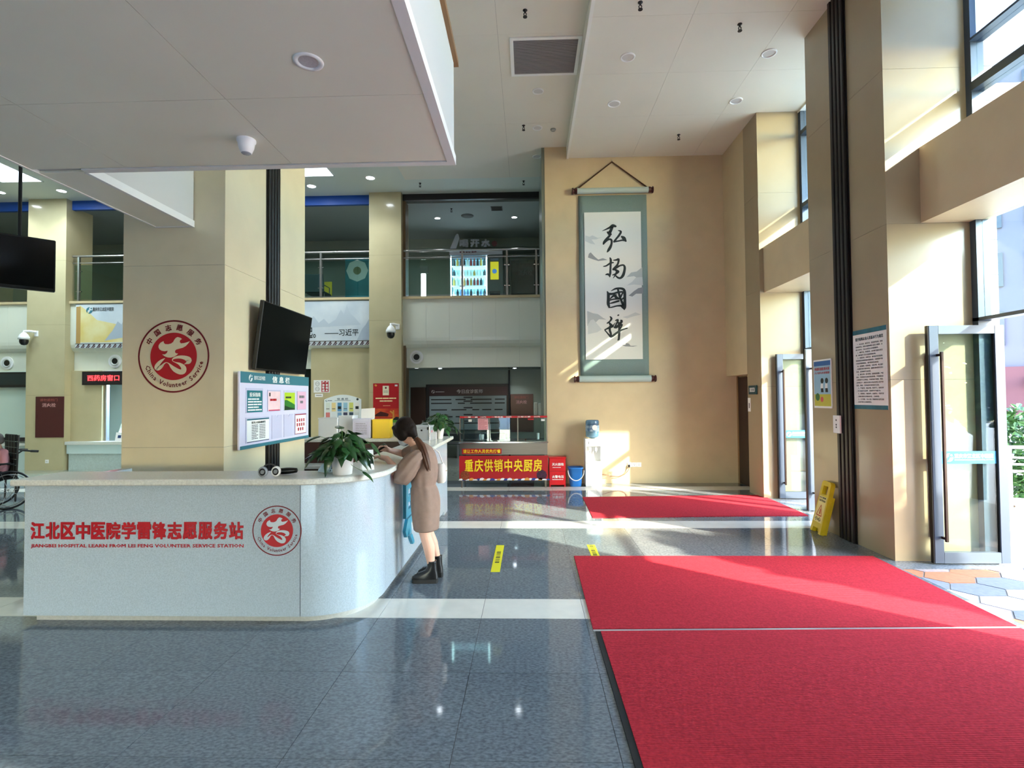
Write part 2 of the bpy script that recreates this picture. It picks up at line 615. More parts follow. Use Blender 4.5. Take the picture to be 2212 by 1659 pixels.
d1 = struct('door_1', MB().box(4.085, 4.13, 9.62, 10.50, 0.01, 2.05), mat('dark_door', (46, 28, 24), 0.4), None, 'dark brown door standing in the shadowed recess beside the scroll wall', 'door')
MB().box(4.07, 4.09, 9.56, 9.62, 0, 2.08).box(4.07, 4.09, 10.50, 10.55, 0, 2.08).build('frame', mat('door_frame_wood', (150, 120, 84), 0.5), d1)
MB().tube([(4.085, 9.70, 1.0), (4.05, 9.70, 1.0), (4.05, 9.80, 1.0)], 0.009).build('handle', CHROME, d1)

# the big hall pillar behind the counter
clad_column('column', -3.906, -2.907, 5.0, 6.83, 0, 6.75, CREAM, (1.25, 3.0, 4.8))
# the far columns under and beside the balcony
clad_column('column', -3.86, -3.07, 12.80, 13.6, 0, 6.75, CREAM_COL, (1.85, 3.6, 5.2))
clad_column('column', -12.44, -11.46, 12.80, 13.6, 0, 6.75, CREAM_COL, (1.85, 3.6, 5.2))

# beams over the entrance bays
struct('beam', MB().box(4.08, 4.70, 2.62, 5.60, 3.475, 4.262), BEIGE)
struct('beam', MB().box(3.95, 4.70, 7.12, 8.98, 3.42, 4.182), BEIGE)
struct('beam', MB().box(4.56, 4.70, 2.62, 5.6, 6.62, 6.75).box(4.56, 4.70, 7.12, 8.98, 6.44, 6.75), WHITE)

# ribbed dark strips let into the two pillars
def rib_strip(origin, rotz, w, z0, z1, n=4):
    t = thing('trim_1', None, None, origin, rotz)
    t['kind'] = 'structure'
    MB().box(0, w, -0.012, 0.0, z0, z1).build('backing', mat('strip_backing', (24, 22, 25), 0.5), t)
    p = w / n
    me = MB().box(p * 0.14, p * 0.86, -0.042, -0.012, z0, z1, 0.008).mesh('rib', RIBBED)
    for i in range(n):
        link('rib', me, None, t, (p * i, 0, 0))
    return t
rib_strip((3.73, 6.52, 0), -pi / 2, 0.305, 0, 6.7)
rib_strip((-2.907, 5.80, 0), pi / 2, 0.27, 0, 6.7)

# ------------------------------------------------------------------ ceilings, each of large board panels
def ceiling_field(z, x0, x1, y0, y1, xs, ys, m, top=6.95, gap=0.003):
    c = struct('ceiling', MB().box(x0, x1, y0, y1, z + 0.006, top), DARKGAP)
    X = [x0] + [v for v in xs if x0 < v < x1] + [x1]
    Y = [y0] + [v for v in ys if y0 < v < y1] + [y1]
    for a, b in zip(X[:-1], X[1:]):
        for e, f in zip(Y[:-1], Y[1:]):
            MB().box(a + gap * (a > x0), b - gap * (b < x1), e + gap * (e > y0), f - gap * (f < y1), z, z + 0.02).build('ceiling_panel', m, c)
    return c
ceiling_field(6.47, 0.83, 4.70, -8, 10.55, (2.1, 3.3), (1.2, 3.6, 5.4, 6.6, 7.8, 9.0), CEIL, gap=0.0014)
ceiling_field(6.70, -2.78, 0.83, -8, 11.97, (-1.58, -0.38), (2.4, 4.8, 7.2, 9.6), CEIL, gap=0.0012)
ceiling_field(6.75, -17, -2.78, -8, 13.2, (), (), mat('far_ceiling', (214, 222, 216), 0.6), gap=0.0012)
struct('ceiling', MB().box(-2.78, 0.36, 11.97, 13.2, 6.75, 6.95), MATS['far_ceiling'])
struct('trim_2', MB().box(0.80, 0.845, -8, 10.55, 6.455, 6.70), WHITE)

# ------------------------------------------------------------------ low canopy over the counter with its arm to the pillar
can = struct('canopy_ceiling', MB().box(-3.57, -0.515, -3, 3.74, 3.39, 4.10).box(-3.57, -3.215, 3.74, 4.995, 3.39, 4.10), mat('canopy_white', (206, 203, 196), 0.6), None)
cg = 0.0018
PX = [-3.57, -2.87, -1.667, -0.56]
PY = [-3, 0.2, 1.5, 2.87, 3.69]
for a, b in zip(PX[:-1], PX[1:]):
    for e, f in zip(PY[:-1], PY[1:]):
        MB().box(a + cg, b - cg, e + cg, f - cg, 3.372, 3.40).build('ceiling_panel', SOFFIT, can)
MB().box(-3.57, -3.215, 3.75, 4.995, 3.372, 3.40).build('ceiling_panel', SOFFIT, can)
MB().box(-0.56, -0.504, -3, 3.755, 3.366, 3.43).box(-3.21, -0.56, 3.70, 3.755, 3.366, 3.43).build('edge_trim', WHITE, can)
MB().box(-3.235, -3.205, 3.756, 4.998, 3.366, 3.43).box(-3.565, -3.235, 4.97, 4.999, 3.366, 3.39).box(-3.585, -3.565, -3, 4.998, 3.366, 3.43).build('edge_trim', WHITE, can)
MB().box(-0.53, -0.485, -3, 3.79, 4.10, 4.14).box(-3.21, -0.53, 3.74, 3.79, 4.10, 4.14).build('cap_rail', mat('brown_cap', (140, 106, 70), 0.5), can)

# ------------------------------------------------------------------ balcony: panelled front with a cove, slab, rooms behind
FASCIA = mat('fascia_panel', (222, 224, 210), 0.4, coat=0.1)
PROF = [(12.95, 4.14), (12.95, 3.19), (12.957, 3.11), (12.98, 3.03), (13.02, 2.97), (13.08, 2.935), (13.08, 2.455), (13.20, 2.455), (13.20, 4.14)]
def fascia(x0, x1, bands=True):
    f = struct('balcony_fascia', MB().box(x0, x1, 13.14, 13.3, 2.47, 4.14), DARKGAP)
    f['kind'] = 'structure'
    n = max(1, round((x1 - x0) / 0.6))
    w = (x1 - x0) / n
    P = [(y, z) for y, z in PROF]
    rings = [[(0.0015, y, z) for y, z in P], [w - 0.0015, ]]
    me = MB().ring_loft([[(0.0012, y, z) for y, z in P], [(w - 0.0012, y, z) for y, z in P]], True, False).mesh('fascia_panel', FASCIA)
    for i in range(n):
        link('fascia_panel', me, None, f, (x0 + i * w, 0, 0))
    MB().box(x0, x1, 12.90, 13.22, 4.14, 4.20).build('coping', mat('coping', (196, 178, 140), 0.4), f)
    return f
fascia(-3.07, 0.36)
fascia(-11.46, -3.86)
fascia(-16.9, -12.44)
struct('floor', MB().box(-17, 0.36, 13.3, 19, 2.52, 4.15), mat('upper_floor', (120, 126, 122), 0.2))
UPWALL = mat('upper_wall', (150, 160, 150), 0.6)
struct('wall_back', MB().box(-17, 0.6, 17.0, 17.2, 4.15, 6.7), UPWALL)
struct('wall_back', MB().box(-17, 0.6, 15.5, 15.7, 0, 2.52), UPWALL)
struct('wall_back', MB().box(0.36, 0.6, 12.95, 17.0, 0, 6.75), UPWALL)
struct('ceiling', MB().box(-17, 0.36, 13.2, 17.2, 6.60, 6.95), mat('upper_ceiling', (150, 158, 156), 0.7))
struct('trim_3', MB().box(-3.07, 0.36, 12.96, 13.05, 6.60, 6.75), mat('dark_trim', (40, 36, 40), 0.4))
struct('trim_3', MB().box(-11.46, -3.86, 12.96, 13.05, 6.52, 6.75).box(-16.9, -12.44, 12.96, 13.05, 6.52, 6.75), mat('blue_band', (24, 74, 160), 0.4))
struct('beam', MB().box(-17, 0.36, 16.2, 17.0, 6.32, 6.60), UPWALL)
struct('trim_4', MB().box(0.30, 0.36, 10.56, 12.95, 0, 6.7), mat('grey_green_stone', (120, 126, 114), 0.3))
struct('trim_4', MB().box(-3.07, -3.01, 13.0, 13.3, 0, 6.6), mat('brown_jamb', (110, 90, 66), 0.4))
struct('wall_left', MB().box(-17.2, -17, -8, 17, 0, 6.95), BEIGE)
# low front wall and beige infill in the bays under the balcony
struct('wall_back', MB().box(-5.37, -3.86, 12.99, 13.14, 0, 2.95), CREAM_COL)
struct('wall_back', MB().box(-11.46, -10.66, 12.99, 13.14, 0, 2.46), CREAM_COL)
struct('wall_back', MB().box(-5.63, -5.37, 13.12, 13.2, 0, 2.46), mat('dark_gap', (18, 30, 30), 0.2))  # panel coloured dark to stand for the unlit void beside the beige wall
struct('wall_back', MB().box(-16.9, -12.44, 13.05, 13.14, 0, 2.46), mat('pale_green_panel', (196, 214, 206), 0.4))
struct('wall_back', MB().box(-10.66, -5.63, 14.8, 14.9, 0, 2.5), mat('pharmacy_wall', (160, 174, 212), 0.5))
# ------------------------------------------------------------------ windows and glazing of the entrance side
def window(n, y0, y1, z0, z1, bars, mull, frost=None, label=None):
    w = thing('window_%d' % n, label, 'window', (4.57, 0, 0))
    w['kind'] = 'structure'
    f = MB().box(0, 0.13, y1 - 0.075, y1, z0, z1).box(0, 0.13, y0, y0 + 0.075, z0, z1).box(0, 0.13, y0, y1, z0, z0 + 0.035)
    f.build('window_frame', ALU, w)
    for k, (a, b) in enumerate(bars):
        MB().box(-0.015, 0.13, y0 + 0.075, y1 - 0.075, a, b).build('transom', mat('dark_aluminium', (58, 68, 80), 0.3, metal=0.4) if b - a > 0.05 else ALU, w)
    for y in mull:
        MB().box(0, 0.13, y - 0.035, y + 0.035, z0, z1).build('mullion', ALU, w)
    ys = [y0 + 0.075] + list(mull) + [y1 - 0.075]
    zs = [z0] + [v for ab in bars for v in ab] + [z1]
    for a, b in zip(ys[:-1], ys[1:]):
        for e, g in zip(zs[::2], zs[1::2]):
            MB().box(0.06, 0.068, a, b, e, g).build('pane', FROST if frost and e >= frost - 0.01 else GLASS, w)
    return w
window(1, 2.62, 5.60, 4.262, 6.62, ((4.80, 4.89), (5.32, 5.345)), (4.05,), 5.33, 'upper window with dark transom over the near entrance beam')
window(2, 7.12, 8.98, 4.182, 6.44, ((4.81, 4.88), (6.02, 6.09)), (), None, 'tall upper window over the far entrance beam')
window(3, 2.62, 5.60, 2.44, 3.475, (), (4.05,), None, 'glazing strip above the near open entrance')
window(4, 7.12, 8.98, 2.44, 3.42, (), (), None, 'glazing strip above the far open entrance')
for a, b in ((2.62, 5.60), (7.12, 8.98)):
    struct('trim_5', MB().box(4.57, 4.70, b - 0.07, b, 0, 2.44), ALU)
    struct('trim_5', MB().box(4.57, 4.70, a, a + 0.07, 0, 2.44), ALU)

HANDLE = mat('dark_bronze', (52, 38, 34), 0.35, metal=0.4)
def glass_door(n, label, loc, rotz, w=0.74, h=2.39):
    """leaf in its own x-z plane, hinge at x=w, handle near x=0"""
    d = thing('door_%d' % n, label, 'door', loc, rotz)
    d['kind'] = 'structure'
    MB().box(0, 0.095, -0.025, 0.025, 0.012, h, 0.004).box(w - 0.095, w, -0.025, 0.025, 0.012, h, 0.004).build('stile', ALU, d)
    MB().box(0.095, w - 0.095, -0.024, 0.024, 0.012, 0.12).box(0.095, w - 0.095, -0.024, 0.024, h - 0.085, h).build('rail', mat('pale_aluminium', (74, 86, 102), 0.4, metal=0.3), d)
    MB().box(-0.008, 0, -0.02, 0.02, 0.012, h).build('seal', BLACK, d)
    MB().box(0.095, w - 0.095, -0.004, 0.004, 0.12, h - 0.085).build('pane', GLASS, d)
    MB().box(0.09, 0.10, -0.012, 0.012, 0.12, h - 0.085).box(w - 0.1, w - 0.09, -0.012, 0.012, 0.12, h - 0.085).build('glazing_bead', BLACK, d)
    for s in (-1, 1):
        hb = MB().box(0.06, 0.09, s * 0.085 - 0.012, s * 0.085 + 0.012, 0.24, 2.12, 0.005)
        for z in (0.27, 2.09):
            hb.box(0.066, 0.084, min(s * 0.025, s * 0.085), max(s * 0.025, s * 0.085), z - 0.012, z + 0.012)
        hb.build('handle', HANDLE, d)
    st = MB().box(0.10, w - 0.1, -0.0062, -0.0045, 1.0, 1.125).build('film_band', SKYBLUE, d)
    logo_mark(st, 0.135, 1.02, 0.085, PAPER, -0.0072)
    text(st, '重庆市江北区中医院', PAPER, 0.23, w - 0.13, 1.055, 1.10, -0.0072, 0.012)
    text(st, 'CHONGQING JIANGBEI HOSPITAL OF TCM', PAPER, 0.23, w - 0.13, 1.032, 1.043, -0.0072, 0.0, 1)
    return d
def logo_mark(parent, x, z, s, m, y):
    """the hospital mark: a ball made of two curling leaves"""
    def leaf(pts):
        return [(x + a * s, z + b * s) for a, b in pts]
    a = leaf([(0.62, 0.98), (0.35, 0.95), (0.10, 0.78), (0.0, 0.5), (0.06, 0.25), (0.22, 0.08), (0.20, 0.32), (0.30, 0.55), (0.50, 0.66), (0.42, 0.80)])
    b = leaf([(0.30, 0.03), (0.55, 0.0), (0.82, 0.12), (0.98, 0.36), (1.0, 0.60), (0.88, 0.48), (0.74, 0.52), (0.60, 0.46), (0.52, 0.25)])
    c = leaf([(0.62, 0.78), (0.72, 0.68), (0.86, 0.66), (0.92, 0.78), (0.80, 0.90)])
    return MB().prism(a, y, y).prism(b, y, y).prism(c, y, y).build('logo', m, parent)
glass_door(2, 'glass door leaf standing open inside the near entrance, teal logo band', (4.035, 5.50, 0), 0.0)
glass_door(3, 'glass door leaf standing open inside the far entrance, teal logo band', (4.10, 8.92, 0), -0.02, 0.62, 2.38)
glass_door(4, 'glass door leaf seen edge-on behind the poster pillar', (4.08, 7.98, 0), 0.10, 0.60, 2.38)

# ------------------------------------------------------------------ outside: granite piers, portico wall, railing, hedge, tree, building
def granite(x0, x1, y0, y1, z0, z1, h=0.37):
    c = struct('column', MB().box(x0 + 0.01, x1 - 0.01, y0 + 0.01, y1 - 0.01, z0, z1), DARKGAP)
    n = max(1, round((z1 - z0) / h))
    s = (z1 - z0) / n
    me = MB().box(x0, x1, y0, y1, 0.002, s - 0.002, 0.003).mesh('granite_panel', GRANITE)
    for i in range(n):
        link('granite_panel', me, None, c, (0, 0, z0 + i * s))
granite(4.70, 4.86, 5.62, 7.1, 0, 6.95)
granite(4.70, 4.90, 9.0, 10.6, 0, 6.95)
granite(4.86, 9.0, 6.3, 6.7, 4.62, 5.33, 0.36)
struct('roof', MB().box(-17, 7.5, -8, 19, 6.96, 7.3), WHITE)
struct('wall_sun_block', MB().box(4.70, 5.4, -30, -8, 0, 8.0).box(8.0, 11.0, -16, -3.5, 0, 11.0), GRANITE)  # unseen masses added to keep direct sun off the hall foreground

RAILW = mat('white_rail_paint', (206, 206, 208), 0.4)
rl = thing('railing', 'white metal railing in front of the green shrubs outside', 'railing', (0, 0, -0.03))
A, B = Vector((5.2, 7.9)), Vector((9.2, 6.6))
for z in (1.0, 0.86, 0.77, 0.68):
    MB().tube([(A.x, A.y, z), (B.x, B.y, z)], 0.022 if z > 0.9 else 0.014).build('rail_bar', RAILW, rl)
for i in range(4):
    p = A.lerp(B, i / 3)
    MB().tube([(p.x, p.y, 0), (p.x, p.y, 1.0)], 0.02).build('post', RAILW, rl)
bn = thing('bench', 'low white bench on the plaza in front of the railing', 'bench', (6.9, 6.2, -0.03), -0.35)
MB().box(-1.2, 1.2, -0.2, 0.2, 0.40, 0.45, 0.01).build('seat', RAILW, bn)
for x in (-0.9, 0.9):
    MB().box(x - 0.03, x + 0.03, -0.17, 0.17, 0, 0.40).build('leg', RAILW, bn)

LEAFG = mat('shrub_leaf', (58, 100, 52), 0.5, rand=0.25, var=0.2, scale=3)
def leaf_cloud(mb, c, rad, n, size, rng):
    for _ in range(n):
        while True:
            d = Vector((rng.uniform(-1, 1), rng.uniform(-1, 1), rng.uniform(-1, 1)))
            if 0.3 < d.length < 1: break
        p = Vector(c) + Vector((d.x * rad[0], d.y * rad[1], d.z * rad[2]))
        q = Euler((rng.uniform(-0.9, 0.9), rng.uniform(-0.9, 0.9), rng.uniform(0, 6.3))).to_matrix()
        s = size * rng.uniform(0.7, 1.3)
        L = [(-0.5, 0, 0), (-0.15, 0.26, 0.06), (0.25, 0.2, 0.05), (0.5, 0, -0.05), (0.25, -0.2, 0.05), (-0.15, -0.26, 0.06)]
        mb.add([p + q @ (Vector(v) * s) for v in L], [(0, 1, 2, 3), (0, 3, 4, 5)])
rg = random.Random(11)
for k, (x, y, r, hgt) in enumerate(((6.0, 8.75, 0.68, 1.7), (7.42, 8.45, 0.68, 1.55), (8.85, 8.1, 0.68, 1.8), (10.25, 7.8, 0.68, 1.7))):
    s = thing('shrub', ['bushy green shrub just past the open door behind the railing', 'rounded green shrub second along the outdoor railing', 'broad green shrub third along the outdoor railing', 'last green shrub at the far end of the railing'][k], 'shrub', (x, y, -0.03))
    m = MB()
    leaf_cloud(m, (0, 0, hgt * 0.52), (r, r, hgt * 0.5), 1500, 0.13, rg)
    f = m.build('foliage', LEAFG, s)
    f['kind'] = 'stuff'
    st = MB()
    for a in range(5):
        st.tube([(0.05 * cos(a), 0.05 * sin(a), 0), (0.3 * cos(a * 1.3), 0.3 * sin(a * 1.3), hgt * 0.6)], [0.02, 0.008], 5)
    st.build('stem', mat('bark', (96, 76, 58), 0.9), s)
TREE_SPECS = [((7.4, 1.95, -0.03), 0.62, (0.85, 0.62, 1.5), 2.6, 1700)]
for loc, _, rad, zc, n in TREE_SPECS:
    t = thing('tree', 'leafy tree on the plaza shading the entrance', 'tree', loc)
    MB().tube([(0, 0, 0), (0.03, 0.02, 1.2), (0, 0, 2.6), (0.05, 0, 3.4)], [0.10, 0.08, 0.06, 0.03]).build('trunk', MATS['bark'], t)
    m = MB()
    leaf_cloud(m, (0, 0, zc), rad, n, 0.26, rg)
    m.build('foliage', LEAFG, t)['kind'] = 'stuff'

bd = thing('building', 'grey building with red-brown base across the plaza', 'building', (27, 30, -0.03), radians(-43))
MB().box(-16, 16, 0, 8, 3.2, 22).build('wall', mat('grey_facade', (72, 69, 82), 0.6), bd)
MB().box(-16, 16, -0.3, 8, 0, 3.2).build('base_wall', mat('red_brown_base', (78, 40, 44), 0.7), bd)
wp = MB().box(-0.8, 0.8, -0.12, 0.0, 0, 1.9).mesh('window', mat('facade_window', (40, 44, 56), 0.15))
for r in range(5):
    for k in range(12):
        link('window', wp, None, bd, (-14.4 + k * 2.6, 0, 4.4 + r * 3.3))
ws = MB().box(-0.7, 0.7, -0.42, -0.30, 0, 1.3).mesh('window', MATS['facade_window'])
for k in range(8):
    link('window', ws, None, bd, (-13 + k * 3.6, 0, 1.1))
ac = MB().box(-0.4, 0.4, -0.75, -0.3, 0, 0.55, 0.03).mesh('air_conditioner', mat('ac_casing', (140, 140, 148), 0.5))
for k in range(4):
    link('air_conditioner', ac, None, bd, (-1.5 + k * 2.1, 0, 2.0 + 0.1 * (k % 2)))
# ------------------------------------------------------------------ red carpets
def ribbed_carpet_mat():
    m = mat('ribbed_red_carpet', (192, 52, 64), 0.95, var=0.22, scale=60, spec=0.08)
    nt = m.node_tree
    N, L = nt.nodes, nt.links
    tc = N.new('ShaderNodeTexCoord')
    wv = N.new('ShaderNodeTexWave')
    wv.bands_direction = 'Y'
    wv.inputs['Scale'].default_value = 22
    wv.inputs['Distortion'].default_value = 1.2
    wv.inputs['Detail'].default_value = 2
    L.new(tc.outputs['Object'], wv.inputs['Vector'])
    bp = N.new('ShaderNodeBump')
    bp.inputs['Strength'].default_value = 0.7
    bp.inputs['Distance'].default_value = 0.006
    L.new(wv.outputs['Color'], bp.inputs['Height'])
    L.new(bp.outputs[0], N['Principled BSDF'].inputs['Normal'])
    return m
CARPET = ribbed_carpet_mat()
def carpet(pts, label, edge=None):
    c = thing('carpet', label, 'rug', (0, 0, 0.0))
    MB().prism_z(pts, 0.0005, 0.011).build('pile', CARPET, c)
    if edge:
        MB().prism_z(edge, 0.0005, 0.009).build('rubber_edge', mat('black_rubber', (24, 26, 28), 0.7), c)
    tag(c, group='red entrance carpets')
    return c
carpet([(0.469, 5.73), (0.456, 3.945), (3.535, 4.03), (3.59, 5.735)], 'red ribbed carpet between the two others, its far edge beyond the yellow floor tape')
carpet([(0.505, 3.905), (0.515, 0.4), (3.52, 0.4), (3.53, 3.99)], 'nearest red ribbed carpet with a black rubber edge along its left side', [(0.468, 3.905), (0.478, 0.4), (0.516, 0.4), (0.506, 3.905)])
carpet([(0.899, 9.08), (0.883, 7.55), (3.92, 7.66), (3.94, 9.24)], 'far red carpet in front of the far entrance and water dispenser')

gp = thing('floor_gleam_strip', 'thin strip for the pale gleam of floor in the gap between the two nearer red carpets', 'strip', (0, 0, 0))  # strip added where reflecting floor shows pale between the carpets
MB().prism_z([(0.456, 3.912), (3.53, 3.996), (3.535, 4.026), (0.456, 3.940)], 0.0005, 0.006).build('strip', mat('floor_gleam', (196, 200, 206), 0.3, metal=0.6), gp)
TAPE = mat('yellow_tape', (232, 222, 40), 0.5)
for x0, y0, y1, lab in ((-0.34, 5.23, 6.17, 'yellow floor tape with black marks near the woman'), (0.70, 5.6, 6.19, 'yellow floor tape reaching under the middle red carpet')):
    t = thing('floor_tape', lab, 'tape', (x0, y0, 0.0005), group='yellow floor tapes')
    MB().box(-0.045, 0.045, 0, y1 - y0, 0, 0.0012).build('strip', TAPE, t)
    mb = MB()
    for i in range(8):
        yy = (y1 - y0) * 0.30 + i * 0.055
        mb.box(-0.022, 0.022, yy, yy + (0.02 if i % 3 else 0.034), 0.0012, 0.0016)
    mb.build('print_marks', INK, t)

# ------------------------------------------------------------------ reception counter
ct = thing('reception_counter', 'long curved reception counter of white stone with red lettering', 'counter', (0, 0, 0))
def outline(inset, y_back=8.05, r=0.50, x_left=-3.90, x_right=-1.24, y_front=4.02, n=14):
    x1, y0, x0 = x_right - inset, y_front + inset, x_left + inset
    rr = r - inset
    P = [(x0, y0)]
    for k in range(n + 1):
        a = -pi / 2 + (pi / 2) * k / n
        P.append((x1 - rr + rr * cos(a), y0 + rr + rr * sin(a)))
    P.append((x1, y_back))
    return P
def wall_strip(mb, P, th, z0, z1):
    """a wall of thickness th standing on the open line P"""
    Q = []
    for i, p in enumerate(P):
        a, b = P[max(i - 1, 0)], P[min(i + 1, len(P) - 1)]
        d = Vector((b[0] - a[0], b[1] - a[1])).normalized()
        Q.append((p[0] - d.y * th, p[1] + d.x * th))
    rings = [[(p[0], p[1], z0), (p[0], p[1], z1), (q[0], q[1], z1), (q[0], q[1], z0)] for p, q in zip(P, Q)]
    return mb.ring_loft(rings, True, False)
O = outline(0)
wall_strip(MB(), [O[0], (-1.745, 4.02)], 0.10, 0.055, 1.052).build('front_panel', STONE, ct)
m = wall_strip(MB(), O[1:-1] + [(-1.24, 4.56)], 0.10, 0.055, 1.052)
m.sm = [True] * len(m.sm)
cv = m.build('curved_panel', STONE, ct)
mod = cv.modifiers.new('edge', 'EDGE_SPLIT')
mod.split_angle = radians(40)
wall_strip(MB(), [(-1.24, 4.5625), (-1.24, 7.74)], 0.10, 0.055, 1.052).build('side_panel', STONE, ct)
MB().box(-3.9, -1.34, 7.95, 8.05, 0.0, 1.052).box(-1.34, -1.24, 7.7405, 8.05, 0.0, 1.052).build('rear_panel', STONE, ct)
MB().box(-3.9, -3.8, 4.12, 7.94, 0.055, 1.052).build('end_panel', STONE, ct)
K = outline(0.055)
wall_strip(MB(), K[:-1] + [(-1.295, 7.74)], 0.06, 0.0, 0.056).build('plinth', mat('plinth_stone', (186, 186, 182), 0.3, var=0.1, scale=60), ct)
T = outline(-0.055)
T[0] = (-3.965, T[0][1])
T[-1] = (T[-1][0], 8.36)
Q2 = []
for i, p in enumerate(T):
    a, b = T[max(i - 1, 0)], T[min(i + 1, len(T) - 1)]
    d = Vector((b[0] - a[0], b[1] - a[1])).normalized()
    Q2.append((p[0] - d.y * 0.47, p[1] + d.x * 0.47))
b = 0.008
rings = []
for p, q in zip(T, Q2):
    u = Vector((q[0] - p[0], q[1] - p[1])).normalized() * b
    rings.append([(p[0], p[1], 1.053 + b), (p[0], p[1], 1.10 - b), (p[0] + u.x, p[1] + u.y, 1.10), (q[0], q[1], 1.10), (q[0], q[1], 1.053), (p[0] + u.x, p[1] + u.y, 1.053)])
tp = mat('counter_top_stone', (212, 212, 206), 0.28, var=0.14, scale=70)
MB().ring_loft(rings, True, False).build('worktop', tp, ct)
MB().box(-3.9, -1.66, 7.93, 8.36, 1.053, 1.10, 0.006).build('rear_worktop', tp, ct)
MB().box(-3.7, -1.8, 7.55, 7.94, 0.70, 0.74).box(-3.7, -1.75, 4.5, 4.95, 0.70, 0.74).build('inner_desk', mat('inner_desk_top', (200, 200, 196), 0.4), ct)
MB().box(-3.75, -1.40, 7.60, 7.945, 0.02, 0.70).build('inner_cabinet', mat('inner_cabinet_wood', (66, 36, 30), 0.4), ct)
MB().box(-3.79, -1.40, 7.935, 7.948, 0.72, 1.05).box(-1.355, -1.341, 4.6, 7.74, 0.06, 1.05).build('inner_lining', MATS['inner_cabinet_wood'], ct)

def fit_front(x0, x1, z0, z1): return (x0, x1, z0, z1)
ft = thing('front_lettering', 'row of bold red characters with English line on the counter front', 'lettering', (0, 4.019, 0))
CW = (3.852 - 2.175) / 14
for i, ch in enumerate('江北区中医院学雷锋志愿服务站'):
    text(ft, ch, REDINK, -3.852 + CW * i + 0.005, -3.852 + CW * (i + 1) - 0.005, 0.638, 0.770, -0.001, 0.03, 2, 'character', extrude=0.004)
text(ft, 'JIANGBEI HOSPITAL LEARN FROM LEI FENG VOLUNTEER SERVICE STATION', REDINK, -3.845, -2.178, 0.567, 0.602, -0.001, 0.022, 1, extrude=0.0)

BIRD = [(875, 450), (925, 465), (960, 490), (925, 510), (915, 545), (940, 575), (1000, 570), (1060, 555), (1115, 535), (1085, 575), (1040, 625), (980, 660), (900, 680), (845, 695), (825, 720), (825, 750), (855, 770), (885, 770), (860, 800), (800, 835), (740, 850), (680, 845), (625, 825), (590, 800), (570, 785), (625, 785), (660, 760), (675, 730), (680, 715), (620, 725), (560, 715), (515, 685), (495, 645), (500, 605), (530, 560), (575, 535), (600, 530), (600, 560), (630, 585), (690, 588), (745, 575), (785, 545), (810, 500), (840, 465)]
RIBBON = [(625, 862, 6), (575, 895, 40), (520, 940, 66), (475, 1000, 84), (465, 1045, 92), (505, 1052, 84), (560, 1020, 56), (610, 965, 26), (660, 944, 12), (710, 970, 22), (760, 1025, 60), (830, 1085, 92), (920, 1128, 96), (985, 1120, 105), (1000, 1068, 105), (975, 1020, 84), (910, 970, 46), (840, 945, 16), (785, 918, 10), (775, 885, 18), (830, 852, 42), (930, 840, 60), (1030, 858, 84), (1095, 898, 116), (1090, 938, 84), (1050, 962, 34), (1010, 980, 8)]
def emblem(parent, cx, cz, R, ground):
    s = R / 705.0
    MB().disc(R, (cx, -0.002, cz), 72, R * 0.955).build('ring', DKRED, parent)
    MB().disc(R * 0.653, (cx, -0.002, cz), 64).build('disc', REDINK, parent)
    g = MB().prism([(cx + (x - 795) * s, cz - (y - 825) * s) for x, y in BIRD], -0.003, -0.003)
    st = strokes([RIBBON], s, cx - 795 * s, cz + 825 * s, -0.003)
    g.add(st.v, st.f)
    g.build('dove_figure', ground, parent)
    mb_chars = []
    for ch, deg in zip('中国志愿服务', (148, 125, 101, 78, 54, 30)):
        mb_chars.append((ch, deg, 0.80, 0.18, 0.022, False))
    s2 = 'China Volunteer Service'
    adv = {'C': 1.35, 'h': 1.05, 'i': 0.5, 'n': 1.05, 'a': 1.05, ' ': 0.85, 'V': 1.2, 'o': 1.1, 'l': 0.5, 'u': 1.05, 't': 0.65, 'e': 1.05, 'r': 0.7, 'S': 1.1, 'v': 1.0, 'c': 0.95}
    tot = sum(adv[c] for c in s2)
    a = 198.0
    for ch in s2:
        w = adv[ch] / tot * 152.0
        if ch != ' ':
            mb_chars.append((ch, a + w / 2, 0.80, 0.175, 0.012, True))
        a += w
    all_v, all_f = [], []
    for ch, deg, rr, size, bold, lower in mb_chars:
        me = text_mesh(ch, bold, 1)
        ys = [v.co.y for v in me.vertices]
        xs = [v.co.x for v in me.vertices]
        cyy = 0.25 if lower else (min(ys) + max(ys)) / 2
        cxx = (min(xs) + max(xs)) / 2
        rot = radians(deg - 90) if not lower else radians(deg - 270)
        px, pz = cx + rr * R * cos(radians(deg)), cz + rr * R * sin(radians(deg))
        k = size * R * (1.0 if not lower else 1.05)
        b0 = len(all_v)
        for v in me.vertices:
            x, z = (v.co.x - cxx) * k, (v.co.y - cyy) * k
            all_v.append((px + x * cos(rot) - z * sin(rot), -0.002 - 0.0003 * v.co.z, pz + x * sin(rot) + z * cos(rot)))
        for p in me.polygons:
            all_f.append(tuple(b0 + i for i in p.vertices))
        bpy.data.meshes.remove(me)
    mb = MB()
    mb.add(all_v, all_f)
    mb.build('lettering', DKRED, parent)
e1 = thing('volunteer_emblem', 'round red emblem with dove on the counter front beside the lettering', 'emblem', (0, 4.019, 0))
emblem(e1, -1.921, 0.703, 0.190, mat('emblem_pale_stone', (194, 204, 214), 0.3))
e2 = thing('volunteer_emblem', 'larger round red emblem with dove on the beige pillar', 'emblem', (0, 4.998, 0))
emblem(e2, -3.40, 2.122, 0.349, mat('emblem_pale_beige', (222, 208, 176), 0.35))

